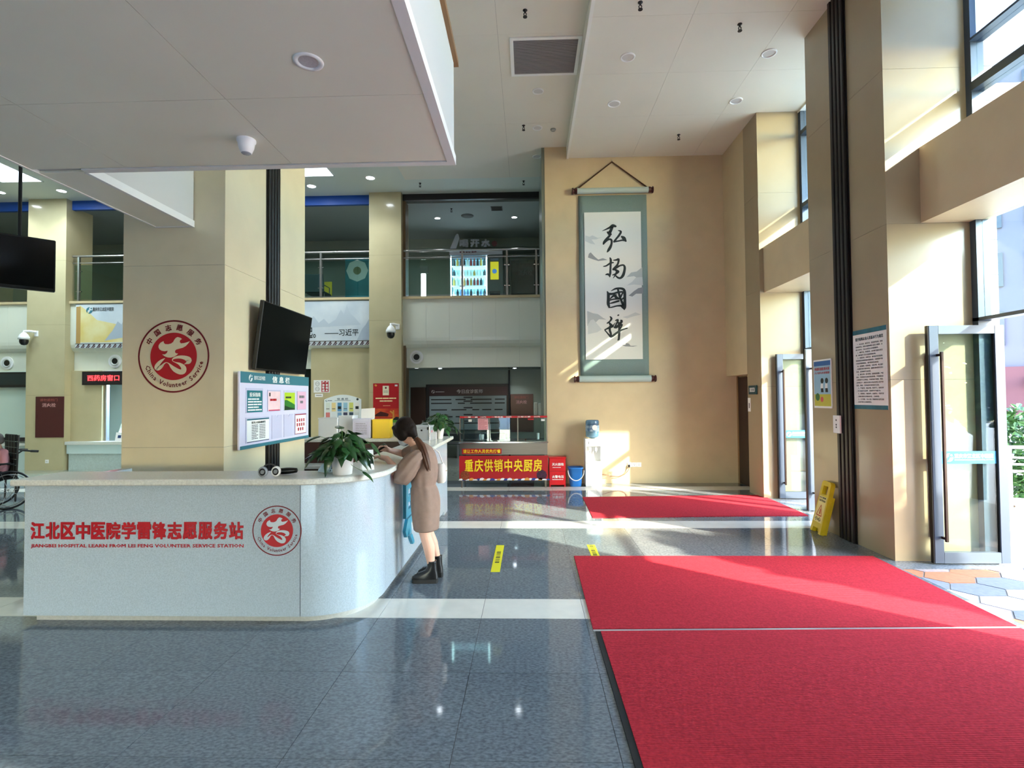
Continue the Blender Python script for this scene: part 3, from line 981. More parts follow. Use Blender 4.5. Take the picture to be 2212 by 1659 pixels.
# teal signage half hidden by the woman, on the counter's long side
tk = thing('side_lettering', 'teal raised characters on the counter side behind the woman', 'lettering', (-1.239, 5.19, 0), pi / 2)
mb = MB()
def rbox(mb, x0, x1, z0, z1, holes, y0=-0.03, y1=0.0):
    """a block in x-z with rectangular holes left open, made of strips"""
    zs = sorted({z0, z1} | {z for h in holes for z in h[2:]})
    for a, b in zip(zs[:-1], zs[1:]):
        cut = sorted((h[0], h[1]) for h in holes if h[2] <= a and h[3] >= b)
        x = x0
        for u, v in cut + [(x1, x1)]:
            if u > x: mb.box(x, u, y0, y1, a, b)
            x = v
rbox(mb, 0.02, 0.42, 0.52, 0.86, [(0.12, 0.34, 0.72, 0.79), (0.12, 0.34, 0.59, 0.66)])
mb.prism([(0.0, 0.40), (0.10, 0.50), (0.44, 0.50), (0.44, 0.43), (0.26, 0.43), (0.26, 0.33), (0.16, 0.33), (0.16, 0.40), (0.06, 0.33)], -0.03, 0)
mb.prism([(0.20, 0.31), (0.30, 0.31), (0.42, 0.19), (0.34, 0.19)], -0.03, 0)
mb.build('characters', mat('teal_acrylic', (52, 140, 170), 0.3), tk)

# ------------------------------------------------------------------ on the pillar: television and notice board
tv = thing('television', 'black flat television mounted on the ribbed strip of the pillar', 'tv', (-2.907, 5.43, 2.375), rot=(0, 0, pi / 2))
tl = Matrix.Translation((0, -0.10, 0)) @ Matrix.Rotation(radians(7), 4, 'X')
MB().box(0.0, 1.235, -0.025, 0.02, -0.365, 0.365, 0.006).xf(tl).build('casing', BLACK, tv)
MB().box(0.012, 1.223, -0.0265, -0.0245, -0.345, 0.353).xf(tl).build('screen', SCREEN, tv)
MB().box(0.15, 1.08, 0.02, 0.06, -0.25, 0.15, 0.01).xf(tl).build('rear_housing', BLACK, tv)
MB().box(0.42, 0.80, -0.10, 0.0, -0.12, 0.12).build('wall_mount', RIBBED, tv)

nb = thing('notice_board', 'wide information board with eight pockets under the television', 'notice board', (-2.858, 5.145, 1.205), rot=(0, 0, pi / 2))
NBW, NBH = 1.64, 0.777
BOARD = mat('lilac_board', (210, 208, 232), 0.4)
MB().box(0, NBW, -0.022, -0.0, 0, NBH, 0.003).build('backing', BOARD, nb)
for bx in (0.1, NBW - 0.14):
    MB().box(bx, bx + 0.04, 0.0, 0.047, 0.05, NBH - 0.05).build('batten', PLASTIC, nb)
panel(nb, 'header', TEAL, 0.012, NBW, 0.665, NBH, -0.024)
panel(nb, 'footer', TEAL, 0.012, NBW, 0.0, 0.035, -0.024)
logo_mark(nb, 0.165, 0.68, 0.075, PAPER, -0.0255)
text(nb, '重庆市江北区中医院', PAPER, 0.27, 0.50, 0.70, 0.745, -0.0255, 0.012)
text(nb, '信 息 栏', PAPER, 0.66, 1.09, 0.680, 0.755, -0.0255, 0.025)
def pocket(x0, x1, z0, z1):
    return MB().box(x0, x1, -0.028, -0.0245, z0, z1).build('pocket', mat('clear_pocket', (200, 200, 228), 0.15), nb)
def sheet(p, m, x0, x1, z0, z1):
    return panel(p, 'sheet', m, x0, x1, z0, z1, -0.0295, 0.001)
cols = [(0.11, 0.45, 0.36, 0.615), (0.55, 0.86, 0.365, 0.60), (0.94, 1.24, 0.365, 0.60), (1.29, 1.55, 0.365, 0.595)]
Y = -0.0305
def lines(p, m, x0, x1, z0, z1, n, rng, h=0.35, y=Y, name='print_lines', indent=0.0):
    mb = MB()
    dz = (z1 - z0) / n
    for i in range(n):
        a = x0
        e = x1 - (x1 - x0) * (rng.random() * 0.35 if rng.random() < 0.3 else 0)
        while a < e - 0.002:
            w = min(e - a, (x1 - x0) * rng.uniform(0.15, 0.45))
            zb = z1 - dz * (i + 0.75)
            mb.add([(a, y, zb), (a + w * 0.94, y, zb), (a + w * 0.94, y, zb + dz * h), (a, y, zb + dz * h)], [(0, 1, 2, 3)])
            a += w
    return mb.build(name, m, p)
rl_ = random.Random(3)
p = pocket(*cols[0]); s = sheet(p, mat('teal_sheet', (24, 112, 124), 0.5), 0.125, 0.435, 0.365, 0.59)
text(s, '投诉指南', PAPER, 0.17, 0.39, 0.525, 0.57, Y, 0.02); lines(s, PAPER, 0.14, 0.42, 0.375, 0.515, 5, rl_, 0.5)
p = pocket(*cols[1]); s = sheet(p, mat('pink_sheet', (238, 206, 212), 0.5, var=0.1, scale=9), 0.56, 0.84, 0.37, 0.585)
lines(s, REDINK, 0.60, 0.82, 0.47, 0.51, 1, rl_, 0.6); panel(s, 'print_block', mat('magenta_ink', (200, 40, 92), 0.5), 0.57, 0.83, 0.37, 0.382, Y, 0.0005); panel(s, 'print_block', INK, 0.58, 0.61, 0.53, 0.57, Y, 0.0005)
p = pocket(*cols[2]); s = sheet(p, mat('lime_sheet', (176, 206, 52), 0.5), 0.95, 1.22, 0.37, 0.575)
mbk = MB().prism([(0.95, 0.37), (1.22, 0.37), (1.22, 0.43), (1.12, 0.46), (1.0, 0.49), (0.95, 0.485)], Y, Y); mbk.build('green_hill', mat('green_ink', (44, 120, 44), 0.5), s)
MB().prism([(0.95, 0.37), (1.22, 0.37), (1.22, 0.385), (1.08, 0.40), (0.95, 0.425)], Y - 0.0003, Y - 0.0003).build('dark_hill', mat('dark_green_ink', (14, 56, 30), 0.5), s)
lines(s, INK, 0.975, 1.12, 0.50, 0.53, 1, rl_, 0.7)
p = pocket(*cols[3]); s = sheet(p, mat('lilac_sheet', (222, 178, 206), 0.5), 1.295, 1.545, 0.37, 0.59)
lines(s, GREYINK, 1.34, 1.49, 0.50, 0.54, 1, rl_, 0.8); lines(s, GREYINK, 1.37, 1.46, 0.435, 0.475, 1, rl_, 0.8)
p = pocket(0.11, 0.585, 0.055, 0.315); s = sheet(p, PAPER, 0.125, 0.58, 0.06, 0.30)
panel(s, 'print_block', mat('teal_ink', (28, 96, 120), 0.5), 0.125, 0.58, 0.285, 0.30, Y, 0.0005); panel(s, 'print_block', mat('navy_ink', (30, 56, 100), 0.5), 0.125, 0.58, 0.06, 0.068, Y, 0.0005)
text(s, '医务人员医德规范', INK, 0.215, 0.50, 0.247, 0.272, Y, 0.02)
lines(s, GREYINK, 0.215, 0.345, 0.085, 0.24, 9, rl_, 0.5); lines(s, GREYINK, 0.37, 0.50, 0.085, 0.24, 9, rl_, 0.5)
for a in (0.65, 0.94):
    p = MB().prism([(a, 0.06), (a + 0.235, 0.06), (a + 0.235, 0.32), (a + 0.145, 0.32), (a + 0.12, 0.295), (a + 0.095, 0.32), (a, 0.32)], -0.028, -0.0245).build('empty_pocket', MATS['clear_pocket'], nb)
p = pocket(1.22, 1.56, 0.065, 0.325); s = sheet(p, mat('red_border_sheet', (150, 30, 60), 0.5), 1.23, 1.55, 0.07, 0.315)
panel(s, 'print_block', PAPER, 1.237, 1.543, 0.077, 0.302, Y, 0.0005)
for r in range(3):
    for k in range(4 if r < 2 else 3):
        panel(s, 'icon', REDINK, 1.272 + k * 0.062 + (0.03 if r == 2 else 0), 1.306 + k * 0.062 + (0.03 if r == 2 else 0), 0.22 - r * 0.055, 0.258 - r * 0.055, Y - 0.0006, 0.0005)

# ------------------------------------------------------------------ hanging scroll on the back wall
YW = 10.548
sc = thing('hanging_scroll', 'tall hanging scroll with four brush characters on the back wall', 'scroll', (1.70, YW, 0))
CLOTH = mat('grey_green_silk', (122, 142, 142), 0.7, var=0.12, scale=140, bump=0.05, bscale=300)
n = 14
def clothx(u, z):
    return -0.012 - 0.012 * abs(sin(3 * u + z * 0.4))
vs, fs = [], []
ZT, ZB = 5.70, 2.11
for j in range(13):
    z = ZT + (ZB - ZT) * j / 12
    for i in range(n + 1):
        u = i / n
        x = -0.676 + 1.346 * u
        vs.append((x, -0.014 - 0.02 * (abs(u - 0.5) * 2) ** 4 * (0.3 + 0.7 * sin(pi * j / 12)), z))
for j in range(12):
    for i in range(n):
        a = j * (n + 1) + i
        fs.append((a, a + n + 1, a + n + 2, a + 1))
cm = MB().add(vs, fs, True)
cl = cm.build('cloth', CLOTH, sc)
sm = cl.modifiers.new('thickness', 'SOLIDIFY'); sm.thickness = 0.004; sm.offset = 1
pp_ = panel(sc, 'painting', mat('scroll_paper', (224, 224, 222), 0.7), -0.565, 0.550, 2.435, 5.357, -0.040, 0.003)
def rod(z, r):
    g = MB().tube([(-0.70, -0.045, z), (0.70, -0.045, z)], r, 14)
    o = g.build('roller', mat('pale_silk_roller', (172, 188, 188), 0.6), sc)
    for s_ in (-1, 1):
        k = MB().tube([(s_ * 0.70, -0.045, z), (s_ * 0.74, -0.045, z), (s_ * 0.745, -0.045, z), (s_ * 0.775, -0.045, z), (s_ * 0.78, -0.045, z), (s_ * 0.80, -0.045, z)], [0.062, 0.062, 0.05, 0.05, 0.07, 0.062], 14)
        k.build('knob', mat('knob_wood', (66, 24, 26), 0.3), o)
rod(5.785, 0.058)
rod(2.052, 0.066)
MB().tube([(-0.70, -0.03, 5.83), (0.0, -0.018, 6.37), (0.70, -0.03, 5.83)], 0.014, 8).build('cord', mat('brown_cord', (74, 48, 32), 0.8), sc)
MB().tube([(0, 0, 6.38), (0, -0.03, 6.38), (0, -0.03, 6.40)], 0.008, 6).build('hook', CHROME, sc)
S1 = 0.000940
HONG = [[(580, 320, 8), (650, 292, 26), (740, 250, 44), (800, 215, 66), (860, 228, 42)], [(790, 235, 60), (765, 300, 60), (735, 360, 66)], [(690, 350, 36), (730, 385, 66), (765, 395, 30)], [(755, 390, 44), (715, 445, 48), (660, 505, 54), (620, 560, 58), (600, 598, 34)], [(615, 575, 40), (680, 522, 36), (735, 500, 40), (772, 525, 46), (768, 600, 46), (742, 670, 58), (705, 730, 54), (678, 768, 24)], [(915, 318, 16), (970, 342, 44), (930, 420, 46), (880, 480, 40), (830, 545, 44)], [(820, 555, 36), (920, 540, 30), (1000, 525, 35), (1060, 535, 40)], [(985, 450, 40), (1030, 485, 76), (1070, 545, 36)]]
YANG = [[(735, 895, 26), (750, 940, 48), (745, 1040, 44), (740, 1140, 44), (735, 1220, 46), (722, 1295, 22)], [(598, 1072, 20), (660, 1058, 32), (740, 1005, 38), (805, 995, 24)], [(642, 1248, 24), (690, 1240, 44), (728, 1285, 26)], [(808, 945, 20), (870, 940, 38), (912, 925, 46), (908, 985, 42), (885, 1045, 42), (830, 1110, 52), (800, 1140, 46)], [(800, 1130, 40), (870, 1100, 46), (940, 1062, 36), (1010, 1052, 38), (1038, 1095, 50), (1030, 1180, 54), (1000, 1270, 60), (950, 1322, 46), (900, 1318, 40), (858, 1282, 34)], [(830, 1140, 46), (880, 1170, 46), (912, 1190, 36), (850, 1235, 38), (785, 1257, 22)], [(868, 1190, 36), (845, 1250, 34), (795, 1325, 10)]]
GUO = [[(668, 240, 24), (690, 300, 62), (688, 400, 62), (686, 500, 66), (708, 572, 36)], [(748, 228, 10), (830, 185, 36), (920, 174, 42), (1000, 192, 52), (1030, 250, 60), (1032, 380, 60), (1032, 500, 62), (1032, 580, 50), (1016, 628, 16)], [(1012, 600, 46), (960, 552, 40)], [(680, 582, 8), (760, 570, 28), (860, 545, 32), (960, 540, 42)], [(715, 290, 52), (790, 288, 46), (880, 260, 40), (985, 248, 30)], [(888, 180, 36), (905, 260, 46), (930, 360, 46), (960, 440, 46), (1005, 535, 60)], [(728, 392, 22), (790, 335, 42), (855, 312, 30)], [(830, 340, 50), (862, 372, 62), (905, 392, 36)], [(718, 422, 28), (800, 402, 30), (915, 395, 34)], [(718, 492, 18), (800, 470, 40), (905, 440, 40)], [(990, 270, 30), (948, 352, 36)], [(1000, 380, 30), (958, 422, 30)]]
CUI = [[(872, 752, 8), (893, 738, 36), (908, 734, 14)], [(722, 768, 22), (748, 806, 46), (720, 860, 32), (660, 905, 28)], [(690, 880, 24), (740, 950, 62), (775, 962, 34)], [(772, 970, 50), (720, 990, 48), (640, 1028, 30), (608, 1046, 26), (650, 1102, 26), (702, 1162, 38), (732, 1194, 36), (790, 1160, 46), (870, 1100, 42), (960, 1050, 36), (1074, 1014, 26)], [(715, 980, 46), (710, 1050, 46), (730, 1120, 46), (735, 1180, 40)], [(770, 970, 30), (828, 898, 12)], [(828, 852, 18), (880, 838, 46), (862, 900, 36), (808, 990, 28)], [(800, 1000, 24), (840, 990, 60), (892, 955, 50), (962, 868, 50), (940, 848, 26)], [(898, 900, 40), (910, 1000, 50), (905, 1100, 50), (900, 1200, 46), (890, 1250, 46), (868, 1264, 14)], [(908, 960, 50), (972, 938, 28), (930, 1020, 30)]]
oz1 = 4.51 + 770 * S1
for name, chars, oz_ in (('brush_character', HONG, 0), ('brush_character', YANG, 0), ('brush_character', GUO, 1), ('brush_character', CUI, 1)):
    if oz_ == 0:
        st = strokes(chars, S1, (1240 - 1322.5) * 0.00917, (625 - 470) * 0.00917 + 3.862, -0.0412)
    else:
        st = strokes(chars, S1, (1240 - 1322.5) * 0.00917, (625 - 610) * 0.00917 + 3.862, -0.0412)
    st.build(name, INK, pp_)
WASH = [mat('ink_wash_%s' % k, c, 0.8) for k, c in (('pale', (200, 204, 206)), ('mid', (176, 182, 186)), ('dark', (146, 150, 156)))]
def wash(pts, k, y=-0.0405):
    return MB().prism([((px - 1322.5) * 0.00917, (625 - py) * 0.00917 + 3.862) for px, py in pts], y, y).build('ink_hill', WASH[k], pp_)
wash([(1263, 512), (1272, 515), (1278, 512), (1290, 518), (1300, 516), (1286, 521), (1276, 521), (1284, 532), (1274, 530), (1262, 524)], 0)
wash([(1270, 552), (1274, 549), (1282, 558), (1290, 565), (1300, 562), (1310, 566), (1290, 568), (1278, 564), (1268, 560)], 2)
wash([(1384, 583), (1372, 592), (1360, 594), (1350, 604), (1366, 602), (1384, 612), (1384, 600)], 1)
wash([(1384, 604), (1370, 605), (1362, 614), (1350, 622), (1366, 620), (1385, 622)], 0, -0.0407)
wash([(1385, 626), (1375, 628), (1366, 634), (1354, 644), (1362, 646), (1370, 640), (1385, 640)], 2)
wash([(1265, 676), (1278, 681), (1288, 683), (1300, 692), (1306, 695), (1290, 694), (1284, 700), (1276, 704), (1265, 708)], 1)
wash([(1266, 706), (1272, 696), (1278, 694), (1286, 704), (1296, 716), (1286, 722), (1266, 726)], 0, -0.0407)
wash([(1340, 690), (1352, 687), (1368, 680), (1380, 685), (1362, 689), (1350, 693)], 0)
wash([(1335, 749), (1346, 750), (1347, 746), (1353, 747), (1357, 752), (1372, 752), (1362, 754), (1345, 753)], 2)
# ------------------------------------------------------------------ by the back wall: water dispenser, bucket, red box, food cart, sockets
wd = thing('water_dispenser', 'white floor-standing water dispenser beside the blue bucket', 'water dispenser', (1.225, 10.33, 0))
MB().box(-0.155, -0.135, -0.15, 0.15, 0.02, 0.90, 0.004).box(0.135, 0.155, -0.15, 0.15, 0.02, 0.90, 0.004).box(-0.135, 0.135, 0.12, 0.15, 0.02, 0.90).build('side_panel', PLASTIC, wd)
MB().box(-0.135, 0.135, -0.15, 0.14, 0.76, 0.90, 0.008).build('head', PLASTIC, wd)
MB().box(-0.09, 0.09, -0.162, -0.148, 0.80, 0.86, 0.005).build('badge', mat('pale_grey_plastic', (206, 208, 214), 0.4), wd)
MB().box(-0.135, 0.135, -0.05, 0.12, 0.47, 0.76).build('alcove', mat('alcove_plastic', (212, 212, 216), 0.4), wd)
for x in (-0.06, 0.05):
    tp_ = MB().box(x - 0.018, x + 0.018, -0.12, -0.05, 0.69, 0.72, 0.004).tube([(x, -0.105, 0.69), (x, -0.105, 0.64)], 0.012).build('tap', mat('tap_grey', (150, 152, 160), 0.4), wd)
    MB().box(x - 0.02, x + 0.02, -0.14, -0.115, 0.67, 0.74, 0.005).build('lever', PLASTIC, tp_)
MB().box(-0.135, 0.135, -0.16, 0.12, 0.44, 0.475, 0.006).build('drip_tray', PLASTIC, wd)
MB().box(-0.133, 0.133, -0.15, -0.12, 0.06, 0.44, 0.006).build('door', mat('door_plastic', (226, 228, 236), 0.25), wd)
MB().box(-0.15, 0.15, -0.14, 0.14, 0.0, 0.06).build('base', MATS['pale_grey_plastic'], wd)
wb = thing('water_bottle', 'upturned blue water bottle on the dispenser', 'bottle', (1.225, 10.33, 0.90))
BOTTLE = mat('blue_bottle', (110, 150, 190), 0.1, trans=0.55, var=0.25, scale=6)
MB().lathe([(0.03, 0.0), (0.06, 0.012), (0.115, 0.03), (0.13, 0.055), (0.13, 0.16), (0.122, 0.17), (0.13, 0.18), (0.13, 0.25), (0.122, 0.26), (0.13, 0.27), (0.13, 0.33), (0.115, 0.355), (0.05, 0.36)], n=24).build('body', BOTTLE, wb)
lb = MB().lathe([(0.1315, 0.14), (0.1315, 0.255)], n=24, cap=False).build('label_band', mat('bottle_label', (70, 104, 140), 0.4, var=0.4, scale=20, vcol=(170, 190, 206)), wb)
MB().disc(0.05, (0.03, -0.1335, 0.215), 20).build('label_badge', PAPER, lb)
bk = thing('bucket', 'blue plastic bucket with white handle between red box and dispenser', 'bucket', (0.885, 10.30, 0))
BLUE = mat('blue_plastic', (44, 122, 206), 0.35)
rr_ = [(0.105, 0.0), (0.112, 0.02), (0.135, 0.33), (0.148, 0.335), (0.148, 0.36), (0.138, 0.36), (0.132, 0.34), (0.10, 0.03)]
def squarish(r, z, k=4.0, n=28):
    out = []
    for i in range(n):
        a = 2 * pi * i / n
        q = (abs(cos(a)) ** k + abs(sin(a)) ** k) ** (-1 / k)
        out.append((r * q * cos(a), r * q * sin(a), z))
    return out
MB().ring_loft([squarish(r, z) for r, z in rr_], True, True).build('body', BLUE, bk)
MB().tube([(0.15 * cos(pi + pi * i / 16), -0.155 - 0.0 * i, 0.31 - 0.19 * sin(pi * i / 16)) for i in range(17)], 0.009, 8).build('handle', PLASTIC, bk)

rb = thing('extinguisher_box', 'red fire extinguisher box with white lettering beside the food cart', 'extinguisher box', (0.535, 10.26, 0))
RB = mat('red_enamel', (206, 16, 32), 0.3)
MB().box(-0.155, 0.155, -0.10, 0.12, 0.035, 0.54, 0.006).build('body', RB, rb)
MB().box(-0.17, 0.17, -0.115, 0.13, 0.54, 0.562, 0.005).build('lid', RB, rb)
MB().box(-0.15, 0.15, -0.103, -0.099, 0.292, 0.298).build('seam', DKRED, rb)
for x in (-0.14, 0.14):
    MB().box(x - 0.012, x + 0.012, -0.095, 0.11, 0, 0.036).build('foot', RB, rb)
text(rb, '灭火器箱', PAPER, -0.10, 0.12, 0.40, 0.455, -0.102, 0.02)
lines(rb, PAPER, -0.09, 0.10, 0.355, 0.385, 1, rl_, 0.35, -0.102)
text(rb, '火警电话', PAPER, -0.10, 0.12, 0.165, 0.22, -0.102, 0.02)
lines(rb, PAPER, -0.10, 0.11, 0.125, 0.155, 1, rl_, 0.35, -0.102)

sk = thing('wall_socket', 'triple white wall socket plate low on the back wall', 'socket', (2.065, YW, 0.365))
for i in range(3):
    p = MB().box(-0.135 + 0.09 * i, -0.047 + 0.09 * i, -0.012, 0, -0.045, 0.045, 0.003).build('plate', PLASTIC, sk)
    q = MB()
    for a, b in ((-0.012, 0.012), (0.012, 0.012), (0, -0.012)):
        q.box(-0.091 + 0.09 * i + a - 0.003, -0.091 + 0.09 * i + a + 0.003, -0.0126, -0.0118, b - 0.007, b + 0.007)
    q.build('slot', GREYINK, p)
cd = thing('power_cord', 'brown cable drooping from the socket to the dispenser', 'cord', (0, 0, 0))
MB().tube([(1.38, 10.42, 0.20), (1.46, 10.45, 0.185), (1.60, 10.49, 0.15), (1.74, 10.505, 0.14), (1.86, 10.51, 0.18), (1.93, 10.51, 0.25), (1.955, 10.51, 0.32)], 0.008, 6).build('cable', mat('brown_cable', (140, 92, 70), 0.5), cd)
MB().box(1.938, 1.972, 10.505, 10.534, 0.31, 0.37, 0.006).build('plug', BLACK, cd)

# ------------------------------------------------------------------ food cart
CSTEEL = mat('cart_steel', (112, 106, 102), 0.34, metal=0.7, var=0.08, scale=20, stretch=(0.2, 1, 6))
fc = thing('food_cart', 'stainless steel food display cart with red banner in front of the underpass', 'food cart', (-0.485, 10.12, 0))
W2 = 0.835
MB().box(-W2, W2, 0.0, 0.62, 0.62, 0.80, 0.008).build('tank', CSTEEL, fc)
MB().box(-W2 - 0.015, W2 + 0.015, -0.03, 0.64, 0.835, 0.868, 0.008).build('ledge', CHROME, fc)
MB().box(-W2, W2, -0.012, 0.0, 0.62, 0.835).build('apron', CSTEEL, fc)
MB().box(-W2 + 0.02, W2 - 0.02, 0.05, 0.60, 0.80, 0.835).build('inner_tray', mat('dark_steel', (60, 60, 62), 0.35, metal=0.8), fc)
for x in (-W2 + 0.04, W2 - 0.04):
    for y in (0.02, 0.58):
        MB().box(x - 0.018, x + 0.018, y - 0.018, y + 0.018, 0.0, 0.62, 0.004).build('leg', CSTEEL, fc)
MB().box(-W2 + 0.03, W2 - 0.03, 0.05, 0.58, 0.18, 0.205).build('shelf', CSTEEL, fc)
fr = MB()
for x in (-W2 + 0.01, -0.265, 0.275, W2 - 0.01):
    fr.box(x - 0.010, x + 0.010, 0.0, 0.02, 0.868, 1.30)
MB().box(-W2, -W2 + 0.02, 0.0, 0.02, 0.868, 1.32).build('upright', CSTEEL, fc)
MB().box(W2 - 0.02, W2, 0.0, 0.02, 0.868, 1.32).build('upright', CSTEEL, fc)
MB().box(-0.275, -0.255, 0.02, 0.04, 0.868, 1.32).build('upright', CSTEEL, fc)
MB().box(0.265, 0.285, 0.02, 0.04, 0.868, 1.32).build('upright', CSTEEL, fc)
for x in (-W2, W2 - 0.02):
    MB().box(x, x + 0.02, 0.56, 0.58, 0.868, 1.32).build('upright', CSTEEL, fc)
MB().box(-W2, W2, 0.0, 0.58, 1.32, 1.338).build('roof_panel', MATS['dark_steel'], fc)
for a, b in ((-W2 + 0.02, -0.275), (-0.255, 0.265), (0.285, W2 - 0.02)):
    MB().box(a, b, 0.026, 0.031, 0.868, 1.32).build('glass_front', GLASS, fc)
for x in (-W2 + 0.008, W2 - 0.012):
    MB().box(x, x + 0.004, 0.04, 0.56, 0.868, 1.32).build('glass_side', GLASS, fc)
hd = MB().box(-W2 + 0.01, W2, -0.012, 0.0, 1.315, 1.352).build('price_strip', REDINK, fc)
for x0, x1, s_ in ((-0.74, -0.48, '一荤一素'), (-0.44, -0.32, '18元'), (-0.22, 0.0, '一荤两素'), (0.05, 0.16, '20元'), (0.27, 0.52, '三荤三素'), (0.58, 0.70, '25元')):
    text(hd, s_, PAPER, x0, x1, 1.322, 1.346, -0.0135, 0.02, 1)
pk = panel(fc, 'price_sheet', mat('pink_notice', (232, 170, 176), 0.6), -0.485, -0.29, 1.09, 1.305, 0.018, 0.002)
lines(pk, mat('pink_print', (180, 90, 100), 0.6), -0.47, -0.305, 1.10, 1.295, 9, rl_, 0.35, 0.0172)
panel(fc, 'small_label', PAPER, -0.665, -0.60, 1.245, 1.29, 0.018, 0.002)
panel(fc, 'small_label', PAPER, 0.72, 0.79, 1.25, 1.29, 0.018, 0.002)
panel(fc, 'sticker', REDINK, 0.47, 0.58, 1.272, 1.30, 0.018, 0.002)
for k, (a, b) in enumerate(((-0.78, -0.40), (-0.36, 0.02), (0.06, 0.40), (0.44, 0.78))):
    MB().box(a, b, 0.10, 0.50, 0.836, 0.885).build('food_pan', mat('pan_steel', (84, 84, 86), 0.3, metal=0.9), fc)
MB().tube([(-0.46, 0.22, 0.89), (-0.46, 0.22, 1.02), (0.02, 0.22, 1.02), (0.02, 0.22, 0.89)], 0.010).build('tray_rail', CHROME, fc)
for x, y, r, h in ((-0.44, 0.30, 0.05, 0.10), (0.66, 0.30, 0.03, 0.12)):
    MB().lathe([(r * 0.9, 0.885), (r, 0.885 + h), (r * 0.85, 0.885 + h)], (x, y, 0), 14).build('cup', PLASTIC, fc)
s1 = panel(fc, 'priority_sign', REDINK, -0.785, -0.035, 0.635, 0.735, -0.018, 0.005)
text(s1, '请让工作人员优先打餐', YELLOW, -0.765, -0.055, 0.65, 0.722, -0.0195, 0.018, 1, spacing=1.1)
bn = panel(fc, 'banner', mat('banner_red', (176, 22, 32), 0.5), -W2 - 0.005, W2 + 0.005, 0.135, 0.60, -0.024, 0.005)
text(bn, '重庆供销中央厨房', YELLOW, -0.735, 0.725, 0.30, 0.535, -0.026, 0.018, 2, spacing=1.18)
wv_ = random.Random(9)
for k in range(26):
    x = -W2 + 0.03 + k * 0.0655
    m_ = [mat('wave_white', (230, 232, 236), 0.5), mat('wave_blue', (44, 70, 150), 0.5), mat('wave_white', (1, 1, 1)), mat('wave_gold', (214, 150, 70), 0.5)][k % 4]
    h = wv_.uniform(0.025, 0.055)
    MB().prism([(x - 0.05, 0.137), (x + 0.05, 0.137), (x + 0.045, 0.137 + h * 0.7), (x + 0.01, 0.137 + h), (x - 0.03, 0.137 + h * 0.8)], -0.0262 - 0.0002 * (k % 5), -0.0262 - 0.0002 * (k % 5)).build('wave_print', m_, bn)
MB().disc(0.09, (-0.73, -0.0268, 0.235), 18).build('dish_print', mat('dish_print', (150, 70, 40), 0.5, var=0.5, scale=40), bn)
MB().disc(0.10, (0.72, -0.0268, 0.235), 9).build('dish_print', mat('dark_dish_print', (70, 30, 60), 0.5, var=0.5, scale=40), bn)

# ------------------------------------------------------------------ right pillar: posters, switch card, wet floor sign
po = thing('poster', 'large white poster of rules with teal bands on the pillar right of the ribbed strip', 'poster', (3.728, 6.205, 1.54), -pi / 2)
MB().box(0, 0.57, -0.006, 0, 0, 0.885).build('sheet', PAPER, po)
panel(po, 'band', mat('deep_teal', (26, 104, 124), 0.4, var=0.3, scale=6), 0, 0.57, 0.835, 0.885, -0.0065, 0.001)
panel(po, 'band', MATS['deep_teal'], 0, 0.57, 0, 0.045, -0.0065, 0.001)
text(po, '医疗机构从业人员基本行为规范', mat('teal_text', (30, 70, 80), 0.5), 0.05, 0.52, 0.762, 0.800, -0.007, 0.02)
body = ['一、以人为本，践行宗旨。坚持救死扶伤、防病', '治病的宗旨，发扬大医精神和人道主义精神，以', '病人为中心，全心全意为人民健康服务。', '二、遵纪守法，依法执业。自觉遵守国家法律法', '规，遵守医疗卫生行业规章和纪律。', '三、尊重患者，关爱生命。遵守医学伦理道德，', '尊重患者的知情同意权和隐私权，为患者保守医', '疗秘密和健康隐私，维护患者合法权益。', '四、优质服务，医患和谐。言语文明，举止端庄', '，认真践行医疗服务承诺，加强与患者的交流与', '沟通，自觉维护行业形象。', '五、廉洁自律，恪守医德。弘扬高尚医德，严格', '自律，不索取和非法收受患者财物，不利用执业', '之便谋取不正当利益；不收受医疗器械、药品、', '试剂等生产、经营企业或人员以各种名义给予的', '回扣、提成，不参加其安排的娱乐活动。', '六、严谨求实，精益求精。热爱学习，钻研业务', '，努力提高专业素养，抵制学术不端行为。', '七、爱岗敬业，团结协作。忠诚职业，尽职尽责', '，正确处理同行同事间关系，互相尊重。', '八、乐于奉献，热心公益。积极参加公益性活动', '，主动开展公众健康教育。']
for i, s_ in enumerate(body):
    z = 0.735 - i * 0.0308
    a = 0.05 if s_[0] not in '一二三四五六七八' else 0.075
    text(po, s_, GREYINK, a, a + 0.0218 * len(s_) * (1 if a < 0.06 else 0.95), z - 0.019, z, -0.007, 0.01, 1)

